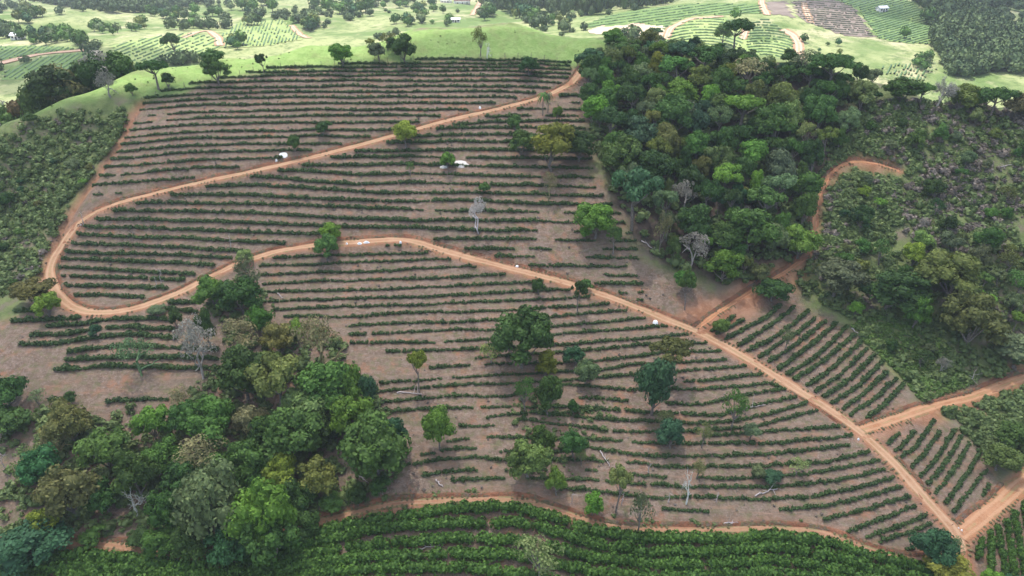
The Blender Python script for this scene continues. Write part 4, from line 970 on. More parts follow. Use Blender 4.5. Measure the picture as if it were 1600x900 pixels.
# ------------------------------------------------------------------ the hilltop forest, the scrub slope
HN = {'dark': 'dark green', 'mid': 'mid green', 'bright': 'bright green', 'olive': 'olive', 'grey': 'grey green', 'teal': 'blue green', 'pale': 'pale green', 'tan': 'dry beige', 'yellow': 'yellow green', 'brown': 'brownish', 'bare': 'leafless grey', 'white': 'leafless white'}
SW = {'round': 'round', 'wide': 'flat topped', 'tall': 'upright', 'open': 'bare stemmed', 'sparse': 'thin', 'bush': 'low', 'dry': 'branchy', 'ghost': 'branchy'}
def sizeword(W, a, b2): return 'small' if W < a else 'broad' if W > b2 else 'medium'
def forest_zone(x, y):
    px, py, _ = project((x, y, float(height(x, y)) + 4)); px, py = px[0], py[0]
    return ('on the ridge side' if py < 130 else 'by the red track' if px > 1215 else 'at the lower foot' if py > 340 else 'on the pasture side' if px < 990 and py < 210 else 'on the coffee side' if px < 1010 else 'in the upper middle' if py < 225 else 'in the lower middle')
def scrub_zone(x, y):
    px, py, _ = project((x, y, float(height(x, y)) + 1)); px, py = px[0], py[0]
    return ('beside the red track' if px < 1335 else 'high up' if py < 250 else 'at the foot' if py > 430 else 'midway on the outer part' if px > 1490 else 'midway on the inner part')
def scatter(poly_px, spacing, n_try, taken, rg, road_gap=1.5):
    wp = world_poly(poly_px)
    lo, hi = wp.min(0), wp.max(0)
    cand = lo + rg.random((n_try, 2)) * (hi - lo)
    cand = cand[in_poly(cand[:, 0], cand[:, 1], wp)]
    cand = cand[clear_of_roads(np.c_[cand, np.zeros(len(cand))], road_gap)]
    out = []
    for p in cand:
        if all((p[0] - q[0]) ** 2 + (p[1] - q[1]) ** 2 > (spacing * .5 + q[2] * .42) ** 2 for q in taken + out):
            out.append((p[0], p[1], spacing))
    return out
taken = [(P[0], P[1], W) for P, W in placed]
rg = np.random.default_rng(91)
FPOLY = [(935, 80), (960, 66), (1060, 74), (1130, 80), (1200, 98), (1260, 108), (1330, 130), (1345, 170), (1325, 225), (1285, 268), (1268, 310), (1262, 390), (1232, 412), (1185, 440), (1150, 450), (1085, 438), (1050, 420), (1015, 395), (1000, 350), (965, 320), (950, 280), (928, 225), (918, 175), (915, 130)]
kinds = ['dark'] * 30 + ['mid'] * 34 + ['bright'] * 9 + ['olive'] * 9 + ['grey'] * 11 + ['teal'] * 9 + ['pale'] * 4 + ['yellow'] * 3 + ['brown'] * 3 + ['tan'] * 3 + ['bare'] * 3
n_forest = 0
for sp, tries in ((8.4, 420), (6.0, 2200), (4.2, 4500), (2.9, 2600)):
    new = scatter(FPOLY, sp, tries, taken, rg, 2.2)
    for x, y, s in new:
        hu = kinds[rg.integers(0, len(kinds))]
        sh = 'ghost' if hu in ('bare',) else ('sparse' if hu == 'tan' else rg.choice(['round', 'round', 'round', 'tall', 'open', 'wide']))
        W = s * (1.05 + .45 * rg.random()); H = (5.2 if s > 3.5 else 3.5) + W * .5 + 2.6 * rg.random()
        H = cap((x, y, float(height(x, y))), H); W = min(W, H * 1.3)
        put_tree((x, y, float(height(x, y))), W, H, sh, hu, f'{sizeword(W, 4.6, 8)} {SW[sh]} {HN[hu]} tree {forest_zone(x, y)} of the hilltop forest', f'{HN[hu]} {SW[sh]} trees {forest_zone(x, y)} of the hilltop forest')
        n_forest += 1
    taken += new
RPOLY = [(1345, 160), (1420, 158), (1600, 178), (1850, 196), (1860, 520), (1600, 575), (1530, 600), (1440, 630), (1400, 575), (1310, 492), (1255, 465), (1245, 432), (1285, 385), (1290, 310), (1312, 280), (1400, 285), (1420, 262), (1350, 240)]
kr = ['dark'] * 22 + ['mid'] * 30 + ['bright'] * 12 + ['olive'] * 10 + ['grey'] * 12 + ['teal'] * 4 + ['pale'] * 5 + ['bare'] * 6 + ['yellow'] * 2
n_scrub = 0
DPOLY = [(1255, 455), (1330, 405), (1450, 385), (1600, 400), (1680, 400), (1680, 530), (1480, 515), (1400, 525), (1320, 488)]
for poly, sp, tries in ((DPOLY, 6.5, 120), (RPOLY, 7.0, 75), (DPOLY, 4.2, 300), (RPOLY, 4.6, 340), (RPOLY, 3.0, 640)):
    new = scatter(poly, sp, tries, taken, rg, 1.5)
    for x, y, s in new:
        hu = kr[rg.integers(0, len(kr))]
        sh = 'ghost' if hu == 'bare' else rg.choice(['round', 'round', 'open', 'sparse', 'bush', 'tall'])
        W = s * (.85 + .35 * rg.random()); H = W * (.75 + .35 * rg.random()) + 1.0
        nm = 'shrub' if sh == 'bush' else 'tree'
        H = cap((x, y, float(height(x, y))), H, 1.5); W = min(W, H * 1.4)
        put_tree((x, y, float(height(x, y))), W, H, sh, hu, f'{sizeword(W, 2.9, 5)} {SW[sh]} {HN[hu]} {nm} {scrub_zone(x, y)} of the scrub hillside', f'{HN[hu]} {SW[sh]} {nm}s {scrub_zone(x, y)} of the scrub hillside')
        n_scrub += 1
    taken += new
LPOLY = [(-230, 265), (-60, 215), (0, 200), (60, 190), (130, 172), (200, 172), (205, 190), (180, 225), (150, 265), (110, 320), (80, 380), (60, 430), (20, 455), (-60, 520), (-230, 560)]
for sp, tries in ((5.0, 55), (3.2, 180)):
    new = scatter(LPOLY, sp, tries, taken, rg, 1.5)
    for x, y, s in new:
        hu = ['dark', 'mid', 'mid', 'olive', 'grey', 'bright', 'dark', 'teal'][rg.integers(0, 8)]
        W = s * (.75 + .3 * rg.random())
        put_tree((x, y, float(height(x, y))), W, W * (.7 + .3 * rg.random()), 'bush', hu, f'{sizeword(W, 2.9, 4)} {HN[hu]} shrub {"high" if y > 205 else "low"} in the thicket across the trench from the coffee', f'{HN[hu]} shrubs of the side thicket')
    taken += new
CRESTR = [(1146, 84, 44, 52, 'wide', 'dark', 'umbrella shaped dark tree rising over the forest against the far dome'), (1128, 70, 30, 34, 'tall', 'mid', 'slender green tree behind the umbrella shaped tree'), (1085, 78, 20, 22, 'tall', 'teal', 'small upright teal tree on the forest skyline'), (1232, 104, 30, 28, 'round', 'dark', 'dark round treetop beside the far white track'), (1022, 66, 30, 22, 'wide', 'dark', 'flat tree on the forest skyline before the far ploughed patch'),
 (1292, 152, 84, 66, 'wide', 'dark', 'broad dark spreading tree on the forest skyline'), (1336, 148, 30, 44, 'open', 'dark', 'leaning stemmed tree on the ridge beside the bright gap'), (1356, 150, 34, 42, 'open', 'grey', 'thin stemmed grey tree on the ridge beside the bright gap'), (1404, 162, 62, 44, 'round', 'dark', 'dark rounded tree on the ridge of the scrub hillside'), (1462, 168, 44, 46, 'dry', 'bare', 'greyish bare tree on the ridge of the scrub hillside'),
 (1500, 176, 48, 44, 'round', 'olive', 'olive tree on the ridge of the scrub hillside'), (1546, 186, 56, 48, 'wide', 'dark', 'dark flat crowned tree on the scrub ridge'), (1584, 188, 46, 44, 'round', 'brown', 'brownish tree at the far end of the scrub ridge'), (1435, 165, 36, 36, 'open', 'mid', 'green open tree on the scrub ridge'), (1255, 122, 44, 44, 'sparse', 'grey', 'thin grey tree on the forest skyline'), (1012, 76, 34, 30, 'round', 'olive', 'olive treetop on the forest skyline'), (958, 76, 34, 32, 'round', 'mid', 'green treetop where the forest meets the pasture')]
for bx_, by_, w_, h_, sh, hu, lb in CRESTR:
    px_tree(bx_, by_, w_, h_, sh, hu, lb, 'trees on the ridge line')
# tree belt in the fold behind the pasture strip
belt = ['dark', 'brown', 'dark', 'teal', 'mid', 'grey', 'dark', 'olive']
for i, bxp in enumerate(np.linspace(-14, 196, 34)):
    yy = np.interp(bxp, [-10, 0, 100, 200], [190, 182, 148, 110])
    cw = at_y(bxp, yy, np.interp(bxp, [x for x, _, _ in CREST], [y for _, _, y in CREST]))
    Y = cw[1] + 8 + 22 * rg.random(); X = cw[0] * (Y / cw[1]) + rg.normal() * 2
    hu = belt[i % 8] if i % 7 else 'bare'
    W = 10 + 5 * rg.random(); H = 13 + 4 * rg.random() + .18 * (Y - cw[1])
    H = cap((X, Y, float(height(X, Y))), H + 6)
    put_tree((X, Y, float(height(X, Y))), W, H, 'ghost' if hu == 'bare' else rg.choice(['round', 'tall', 'round']), hu, f'{HN[hu]} tree, {ORD[i]} from the picture edge in the belt behind the pasture strip', f'{HN[hu]} trees of the belt behind the pasture')
print('forest', n_forest, 'scrub', n_scrub)

# ------------------------------------------------------------------ undergrowth nobody could count
M_UNDER = leaf_mat('undergrowth_leaf', (.088, .140, .044), (.235, .300, .105), .2)
M_DRYSCRUB = leaf_mat('dry_scrub_leaf', (.135, .112, .090), (.32, .270, .225), .15)
def undergrowth(name, poly_px, n, smin, smax, label, seed, patch=.0, gap=1.0, mat=None):
    rg = np.random.default_rng(seed)
    wp = world_poly(poly_px)
    lo, hi = wp.min(0), wp.max(0)
    c = lo + rg.random((n * 3, 2)) * (hi - lo)
    c = c[in_poly(c[:, 0], c[:, 1], wp)]
    c = c[fbm(c[:, 0] / 13, c[:, 1] / 13, seed, 3) > patch]
    c = c[clear_of_roads(np.c_[c, np.zeros(len(c))], gap)][:n]
    s = smin + (smax - smin) * rg.random(len(c)) ** 2.2
    P = np.c_[c, height(c[:, 0], c[:, 1]) - .1]
    tint = np.clip(.5 + 1.5 * (fbm(c[:, 0] / 6, c[:, 1] / 6, seed + 3, 3) - .48) + .3 * rg.normal(size=len(c)), 0, 1.3)
    V, Fc, T = stamp(HB, P, np.c_[s * 1.25, s * 1.25, s * (.7 + .5 * rg.random(len(c)))], rg.random(len(c)) * 6.28, rg.integers(0, 6, len(c)), tint)
    tag(obj(name, mesh_np(name, V, Fc, mat or M_UNDER, False, {'tint': T})), label, 'undergrowth', kind='stuff')
undergrowth('undergrowth', LPOLY, 7200, .5, 2.3, 'dense olive undergrowth across the trench from the coffee', 301, .36)
undergrowth('undergrowth', RPOLY, 9600, .5, 2.3, 'patchy green undergrowth over the scrub hillside', 302, .36, .25)
undergrowth('undergrowth', RPOLY, 6400, .5, 2.2, 'dry greyish brown scrub patches on the hillside', 312, .47, .4, M_DRYSCRUB)
undergrowth('undergrowth', LPOLY, 700, .5, 1.6, 'dry brown scrub mixed into the side thicket', 313, .5, .6, M_DRYSCRUB)
undergrowth('undergrowth', [(1288, 300), (1330, 266), (1405, 278), (1400, 380), (1300, 430), (1282, 400)], 800, .5, 2.0, 'tangled undergrowth inside the loop of the red track', 314, .25, .3)
undergrowth('undergrowth', [(1280, 275), (1325, 215), (1350, 165), (1430, 165), (1430, 255), (1330, 242)], 900, .5, 2.0, 'tangled undergrowth above the spur of the red track', 315, .25, .5)
undergrowth('undergrowth', FPOLY, 1800, 1.2, 3.6, 'shaded undergrowth beneath the hilltop forest', 303)
undergrowth('undergrowth', GROVE, 1500, .6, 2.4, 'shaded undergrowth beneath the lower grove', 304, .33)
undergrowth('undergrowth', [(1440, 632), (1520, 612), (1600, 580), (1830, 545), (1790, 600), (1680, 680), (1600, 740), (1560, 740), (1520, 690), (1470, 655)], 1000, .5, 1.9, 'green undergrowth between branch road and corner road', 305, .35)
M_FRESH = leaf_mat('fresh_grass_leaf', (.095, .170, .040), (.20, .31, .075), .25)
undergrowth('undergrowth', [(1350, 490), (1420, 500), (1480, 540), (1520, 600), (1440, 630), (1405, 585), (1330, 515)], 1300, .4, 1.2, 'fresh green undergrowth in the gully under the scrub hillside', 306, .25, 1.0, M_FRESH)
undergrowth('undergrowth', [(800, 560), (900, 580), (960, 640), (930, 720), (880, 780), (800, 700)], 160, .4, 1.3, 'scattered weeds on the central reddish bank', 307, .5)
undergrowth('undergrowth', [(0, 680), (90, 640), (110, 700), (40, 780), (0, 860)], 130, .5, 1.6, 'weeds on the bare side of the grove', 308, .45)
undergrowth('undergrowth', [(0, 195), (110, 166), (215, 160), (420, 108), (700, 95), (890, 100), (945, 80), (800, 45), (480, 72), (350, 92), (200, 118), (0, 187)], 1300, .14, .55, 'low tufts and weeds dotted over the pasture', 309, .42)
undergrowth('undergrowth', [(600, 770), (780, 765), (900, 800), (1010, 812), (1250, 812), (1400, 860), (1380, 872), (1200, 832), (1000, 838), (880, 812), (780, 795), (600, 798)], 420, .25, .9, 'grassy weeds along the lower track', 310, .35, .1)
undergrowth('undergrowth', [(230, 160), (420, 110), (880, 100), (920, 240), (1000, 420), (1080, 500), (1320, 640), (1420, 740), (1470, 830), (1300, 835), (960, 815), (600, 780), (600, 560), (420, 420), (100, 480), (20, 500), (20, 620), (90, 340)], 1500, .16, .55, 'small dry weeds scattered between the coffee hedges', 311, .40, .4, M_DRYSCRUB)
# ragged verges along the dirt roads
vs_ = []
rg = np.random.default_rng(77)
for nm, (w, L, far) in road_lines.items():
    if far: continue
    n = len(L) * 11
    i = rg.integers(1, len(L) - 1, n)
    t = L[i + 1, :2] - L[i - 1, :2]; t /= np.linalg.norm(t, axis=1, keepdims=True) + 1e-9
    side = np.where(rg.random(n) < .5, 1, -1)
    off = w / 2 * (1.0 if nm != 'lower' else .7) + np.abs(rg.normal(size=n)) * .55 - .1
    p = L[i, :2] + np.c_[-t[:, 1], t[:, 0]] * (side * off)[:, None]
    p = p[fbm(p[:, 0] / 4, p[:, 1] / 4, 5, 3) > (.42 if nm == 'lower' else .5)]
    vs_.append(p)
c = np.concatenate(vs_)
dmin = np.full(len(c), 9.0)
for w, L in _rd: dmin = np.minimum(dmin, np.array([np.hypot(x - L[:, 0], y - L[:, 1]).min() for x, y in c]) - w / 2)
c = c[dmin > -.35]
s_ = .10 + .32 * rg.random(len(c)) ** 2
V, Fc, T = stamp(HB, np.c_[c, height(c[:, 0], c[:, 1]) + .02], np.c_[s_ * 1.5, s_ * 1.5, s_ * .8], rg.random(len(c)) * 6.28, rg.integers(0, 6, len(c)), rg.random(len(c)))
tag(obj('verge_grass', mesh_np('verge_grass', V, Fc, leaf_mat('verge_leaf', (.15, .135, .060), (.29, .25, .13), .15), False, {'tint': T})), 'ragged weeds along the edges of the dirt roads', 'grass', kind='stuff')
# ------------------------------------------------------------------ far valley: fields, trees, farm
def far_rows(lines, label, poly, mat=M_FARCOF, w=1.0, h=.8, keep=.93, seed=0):
    rg = np.random.default_rng(seed)
    VV, FF, base = [], [], 0
    for a in lines:
        a = np.array(a, float)
        s = np.r_[0, np.cumsum(np.hypot(*np.diff(a, axis=0).T))]
        t = np.linspace(0, s[-1], max(int(s[-1] / 2), 3))
        px, py = np.interp(t, s, a[:, 0]), np.interp(t, s, a[:, 1])
        P = ground(px, py)
        ins = in_poly(px, py, poly) & (P[:, 1] > 330) & (rg.random(len(px)) < keep)
        tt = np.gradient(P[:, :2], axis=0); tt /= np.linalg.norm(tt, axis=1, keepdims=True) + 1e-9
        nn = np.c_[-tt[:, 1], tt[:, 0]]
        ww = w * (.7 + .6 * rg.random(len(P)))[:, None]
        L = np.c_[P[:, :2] + nn * ww / 2, P[:, 2] - .2]; Rr = np.c_[P[:, :2] - nn * ww / 2, P[:, 2] - .2]
        hh = h * (.7 + .6 * rg.random(len(P)))
        T1 = np.c_[P[:, :2] + nn * ww * .3, P[:, 2] + hh]; T2 = np.c_[P[:, :2] - nn * ww * .3, P[:, 2] + hh]
        V = np.stack([L, T1, T2, Rr], 1).reshape(-1, 3)
        ii = np.arange(len(V)).reshape(-1, 4)
        q = np.stack([ii[:-1, :-1], ii[:-1, 1:], ii[1:, 1:], ii[1:, :-1]], -1)
        jump = np.linalg.norm(np.diff(P, axis=0), axis=1) < 12
        q = q[ins[:-1] & ins[1:] & jump].reshape(-1, 4)
        VV.append(V); FF.append(q + base); base += len(V)
    V, F = np.concatenate(VV), np.concatenate(FF)
    u, inv = np.unique(F, return_inverse=True)
    tag(obj('coffee_rows', mesh_np('coffee_rows', V[u], inv.reshape(-1, 4), mat, False, {'tint': rg.random(len(u))})), label, 'coffee field', kind='stuff')
def arcs(cx, cy, sx, r0, r1, dr, a0=180, a1=360):
    th = np.radians(np.linspace(a0, a1, 60))
    return [np.c_[cx + r * sx * np.cos(th), cy + r * np.sin(th)] for r in np.arange(r0, r1, dr)]
def slants(x0, x1, y0, y1, ang, step):
    c, s = math.cos(math.radians(ang)), math.sin(math.radians(ang))
    cx, cy, ln = (x0 + x1) / 2, (y0 + y1) / 2, math.hypot(x1 - x0, y1 - y0)
    n = int(ln / step)
    return [[(cx - c * ln + s * k * step, cy + s * ln + c * k * step), (cx + c * ln + s * k * step, cy - s * ln + c * k * step)] for k in range(-n, n + 1)]
def patch(name, poly_px, mat, label, step=3.0, dz=.22):
    wp = world_poly(poly_px)
    lo, hi = wp.min(0), wp.max(0)
    xs, ys = np.arange(lo[0], hi[0] + step, step), np.arange(lo[1], hi[1] + step, step)
    X, Y = np.meshgrid(xs, ys)
    Z = height(X, Y) + dz
    V = np.stack([X, Y, Z], -1).reshape(-1, 3)
    ii = np.arange(X.size).reshape(X.shape)
    q = np.stack([ii[:-1, :-1], ii[:-1, 1:], ii[1:, 1:], ii[1:, :-1]], -1).reshape(-1, 4)
    m = in_poly(V[q].mean(1)[:, 0], V[q].mean(1)[:, 1], wp)
    q = q[m]; u, inv = np.unique(q, return_inverse=True)
    tag(obj(name, mesh_np(name, V[u], inv.reshape(-1, 4), mat, True)), label, kind='structure')
def soil_mat(name, a, b2, sc=.06):
    m = NT(name); m.color(m.mix(m.noise(sc, 5, .7), a, b2)); return m.m
M_PALE = soil_mat('pale_field_soil', (.42, .30, .23), (.50, .44, .30))
M_BROWN = soil_mat('ploughed_soil', (.17, .135, .115), (.22, .18, .15), .05)
M_GREENF = soil_mat('green_field_soil', (.10, .17, .055), (.16, .23, .075), .08)
M_LIGHTF = soil_mat('light_field_soil', (.20, .28, .095), (.29, .335, .135), .08)
DOME = [(1045, 98), (1042, 62), (1060, 38), (1090, 28), (1150, 30), (1165, 50), (1180, 70), (1232, 60), (1244, 98)]
DOME2 = [(1168, 50), (1160, 30), (1200, 26), (1230, 48), (1240, 62), (1236, 80), (1180, 72)]
patch('coffee_field', DOME, M_LIGHTF, 'light ground of the far dome field', 4)
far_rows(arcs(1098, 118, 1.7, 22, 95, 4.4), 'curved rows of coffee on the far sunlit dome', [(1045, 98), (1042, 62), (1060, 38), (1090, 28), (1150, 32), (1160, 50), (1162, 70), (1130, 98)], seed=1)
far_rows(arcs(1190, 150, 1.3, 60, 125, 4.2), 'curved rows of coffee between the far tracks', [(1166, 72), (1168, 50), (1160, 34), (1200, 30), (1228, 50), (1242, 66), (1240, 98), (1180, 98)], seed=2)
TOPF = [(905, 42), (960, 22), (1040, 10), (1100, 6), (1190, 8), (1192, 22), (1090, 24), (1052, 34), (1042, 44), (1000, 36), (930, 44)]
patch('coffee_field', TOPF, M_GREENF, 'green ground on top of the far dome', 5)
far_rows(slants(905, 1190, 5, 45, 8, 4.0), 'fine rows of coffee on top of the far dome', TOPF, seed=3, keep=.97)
patch('bare_field', [(918, 47), (945, 40), (990, 36), (1030, 40), (1042, 48), (1040, 62), (1000, 60), (960, 56), (925, 53)], M_PALE, 'pale bare patch on the far hillside', 3)
BR1 = [(1238, 2), (1300, 0), (1332, 10), (1365, 58), (1318, 55), (1268, 38), (1248, 26)]
patch('ploughed_field', BR1, M_BROWN, 'brown striped plot on the far slope', 4)
far_rows(slants(1238, 1365, 0, 60, -4, 3.2), 'fine grey brown rows of the far striped plot', BR1, soil_mat('dry_rows', (.10, .105, .075), (.14, .14, .10), .2), seed=4, w=1.0, h=.8)
BR0 = [(1194, 4), (1228, 2), (1236, 22), (1240, 28), (1205, 22)]
patch('ploughed_field', BR0, M_BROWN, 'small brown plot beside the far track', 4)
GR1 = [(1306, 0), (1420, 0), (1452, 30), (1456, 50), (1450, 70), (1400, 66), (1372, 60), (1338, 14)]
patch('coffee_field', GR1, M_GREENF, 'green plot on the far slope under cloud shade', 4)
far_rows(slants(1306, 1460, 0, 70, 16, 3.6), 'fine dark rows of the far green plot', GR1, seed=5, keep=.97)
DOT = [(1372, 104), (1420, 98), (1470, 108), (1440, 128), (1390, 124)]
far_rows(slants(1372, 1470, 96, 130, 62, 5), 'dotted young rows on the sunlit far foot slope', DOT, seed=6, keep=.7)
KN = [(178, 100), (176, 72), (215, 62), (262, 55), (300, 52), (338, 60), (343, 76), (300, 92), (262, 100)]
patch('coffee_field', KN, M_LIGHTF, 'light ground of the far knoll', 4)
far_rows(slants(170, 350, 45, 105, 22, 5.0), 'dotted coffee rows on the far sunlit knoll', KN, seed=7, keep=.82)
KN2 = [(350, 76), (346, 50), (380, 34), (440, 30), (462, 48), (470, 62), (420, 72)]
patch('coffee_field', KN2, M_LIGHTF, 'light ground of the second far knoll', 4)
far_rows(slants(340, 475, 28, 80, 70, 5.0), 'dotted coffee rows on the second far knoll', KN2, seed=8, keep=.8)
SH1 = [(-20, 98), (-20, 74), (40, 72), (95, 74), (128, 77), (60, 84), (20, 92)]
SH2 = [(10, 112), (62, 90), (130, 83), (150, 90), (110, 110), (50, 122), (0, 126)]
patch('coffee_field', SH1, M_GREENF, 'shaded green ground above the valley road', 4); patch('coffee_field', SH2, M_GREENF, 'shaded green ground below the valley road', 4)
far_rows(slants(-20, 130, 70, 100, 30, 4.5), 'shaded coffee rows above the valley road', SH1, seed=9); far_rows(slants(0, 150, 80, 126, 34, 5.5), 'shaded coffee rows below the valley road', SH2, seed=10)

# far trees: clumps given by pixel ellipse, number and crown size in pixels
FB = [bush_proto(110, np.random.default_rng(400 + i), .5, 1.0, .10) for i in range(6)]
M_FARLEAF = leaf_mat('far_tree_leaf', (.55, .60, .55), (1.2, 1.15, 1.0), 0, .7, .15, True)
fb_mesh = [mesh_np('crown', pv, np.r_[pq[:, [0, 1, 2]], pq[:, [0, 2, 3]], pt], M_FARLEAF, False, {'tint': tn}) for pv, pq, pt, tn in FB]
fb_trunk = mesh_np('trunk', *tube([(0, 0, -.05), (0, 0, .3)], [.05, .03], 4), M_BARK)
CL = [(45, 28, 24, 12, 12, 14, 'beside the pale far meadow'), (12, 50, 20, 9, 9, 14, 'at the far valley edge'), (75, 60, 45, 11, 22, 15, 'along the shaded valley fields'), (132, 70, 14, 5, 5, 18, 'at the end of the valley road'), (160, 50, 30, 8, 10, 13, 'by the bright far meadow'), (215, 44, 22, 6, 7, 12, 'on the bright meadow rim'),
 (290, 24, 60, 9, 20, 13, 'below the distant wooded slope'), (375, 12, 40, 9, 12, 13, 'in the far wooded dip'), (310, 40, 18, 5, 5, 12, 'above the far knoll'), (368, 70, 16, 7, 6, 16, 'at the foot of the second far knoll'), (392, 40, 10, 6, 3, 14, 'on the second far knoll'), (420, 14, 10, 10, 5, 14, 'in the far ravine'), (474, 38, 22, 14, 14, 15, 'in the far wooded ravine'),
 (502, 14, 14, 10, 7, 14, 'above the far wooded ravine'), (548, 18, 30, 10, 17, 15, 'in the wood beside the far meadow'), (610, 8, 50, 7, 16, 12, 'on the far meadow rim'), (665, 20, 30, 12, 14, 12, 'near the farm houses'), (635, 36, 30, 6, 10, 12, 'behind the pasture crest'), (692, 37, 20, 5, 6, 10, 'just over the pasture crest'), (762, 20, 18, 14, 11, 15, 'beside the farm track'), (788, 10, 16, 8, 7, 16, 'above the farm track'),
 (822, 30, 18, 7, 6, 18, 'on the pasture skyline'), (872, 38, 24, 6, 7, 11, 'beside the far dome'), (1445, 104, 18, 8, 8, 15, 'at the corner of the far plots'), (1448, 36, 10, 9, 1, 24, 'standing round at the plot corner'), (1412, 60, 9, 8, 1, 22, 'dark on the far green plot edge'), (1255, 66, 8, 6, 1, 16, 'beside the white far track'), (1148, 32, 5, 5, 1, 14, 'yellowish on the far dome'), (1300, 80, 30, 10, 4, 8, 'on the grassy flank of the far dome')]
fh = ['mid', 'dark', 'grey', 'teal', 'mid', 'olive', 'dark']
rg = np.random.default_rng(61)
for cx, cy, rx, ry, n, w, where in CL:
    for i in range(n):
        a, r_ = rg.random() * 6.28, math.sqrt(rg.random()) if n > 1 else 0
        bx_, by_ = cx + rx * r_ * math.cos(a), max(cy + ry * r_ * math.sin(a), -4)
        P = ground(bx_, by_)[0]
        if P[1] < 320: continue
        k = project(P)[2][0] / F_PX
        W = w * k * (.65 + .6 * rg.random()); hu = fh[rg.integers(0, 7)]
        o = obj('distant_tree', None, None, P, rg.random() * 6.28, (W, W, W * (.75 + .35 * rg.random())))
        h3 = np.array(HUE[hu]) * (1.0 + .15 * rg.normal())
        for nm, me in (('crown', fb_mesh[rg.integers(0, 6)]), ('trunk', fb_trunk)):
            c = obj(nm, me, o); c.color = (*np.clip(h3, .01, .5), 1)
            if nm == 'crown': c.location = (0, 0, .12)
        tag(o, f'small {HN[hu]} tree {where}', 'tree', f'distant trees {where}')
M_WOOD = leaf_mat('woodland_leaf', (.045, .085, .040), (.14, .19, .07), 0, .7, .15)
def woodland(poly, n, w, label, seed, tall=1.0):
    rg = np.random.default_rng(seed)
    wp = world_poly(poly); lo, hi = wp.min(0), wp.max(0)
    c = lo + rg.random((n * 6, 2)) * (hi - lo)
    c = c[in_poly(c[:, 0], c[:, 1], wp)][:n]
    W = w * (.6 + .8 * rg.random(len(c)))
    V, Fc, T = stamp(FB, np.c_[c, height(c[:, 0], c[:, 1]) - .3], np.c_[W, W, W * tall * (.8 + .5 * rg.random(len(c)))], rg.random(len(c)) * 6.28, rg.integers(0, 6, len(c)), rg.random(len(c)))
    tag(obj('woodland', mesh_np('woodland', V, Fc, M_WOOD, False, {'tint': T})), label, 'woodland', kind='stuff')
woodland([(1425, 0), (1475, 0), (1520, 20), (1555, 38), (1560, 50), (1520, 55), (1478, 50), (1455, 28)], 240, 7.5, 'dark strip of woodland beside the far green plot', 1)
woodland([(1458, 52), (1500, 50), (1560, 52), (1605, 50), (1640, 130), (1600, 118), (1560, 110), (1520, 118), (1490, 125), (1475, 95), (1460, 75)], 420, 7.0, 'lighter woodland filling the far side valley', 2)
woodland([(1500, 0), (1640, 0), (1640, 12), (1560, 12), (1500, 6)], 160, 8, 'distant wood on the far side slope', 3)
woodland([(770, 0), (1060, 0), (1040, 8), (980, 18), (920, 26), (880, 30), (860, 20), (800, 26), (770, 14)], 420, 7.0, 'tall slender wood behind the far dome', 4, 1.9)
woodland([(40, 0), (330, 0), (320, 8), (250, 19), (180, 22), (110, 14), (75, 6)], 420, 8, 'dark wood on the distant slope', 5)

FIELDS = [DOME, DOME2, TOPF, BR1, BR0, GR1, DOT, KN, KN2, SH1, SH2, [(918, 40), (1045, 36), (1045, 64), (918, 58)], [(690, 0), (745, 0), (745, 14), (690, 14)], [(1160, -5), (1310, -5), (1462, 60), (1465, 98), (1425, 130), (1160, 130)]]
def thickets(n, w, label, seed, thr):
    rg = np.random.default_rng(seed)
    px, py = rg.random(n) * 1640 - 20, rg.random(n) ** 1.3 * 128
    P = ground(px, py)
    ok = (P[:, 1] > 400) & (P[:, 1] < 1000) & (fbm(P[:, 0] / 55, P[:, 1] / 80, seed, 3) > thr)
    for f in FIELDS: ok &= ~in_poly(px, py, f)
    P = P[ok]
    for wd, L, far in road_lines.values():
        if far: P = P[np.hypot(P[:, 0, None] - L[:, 0], P[:, 1, None] - L[:, 1]).min(1) > 7]
    W = w * (.45 + .9 * rg.random(len(P)) ** 1.5)
    V, Fc, T = stamp(FB, P - np.array([0, 0, .3]), np.c_[W, W, W * (.7 + .4 * rg.random(len(P)))], rg.random(len(P)) * 6.28, rg.integers(0, 6, len(P)), rg.random(len(P)))
    tag(obj('woodland', mesh_np('woodland', V, Fc, M_WOOD, False, {'tint': T})), label, 'woodland', kind='stuff')
thickets(2600, 7.0, 'scattered thickets and hedgerows over the far valley', 6, .53)

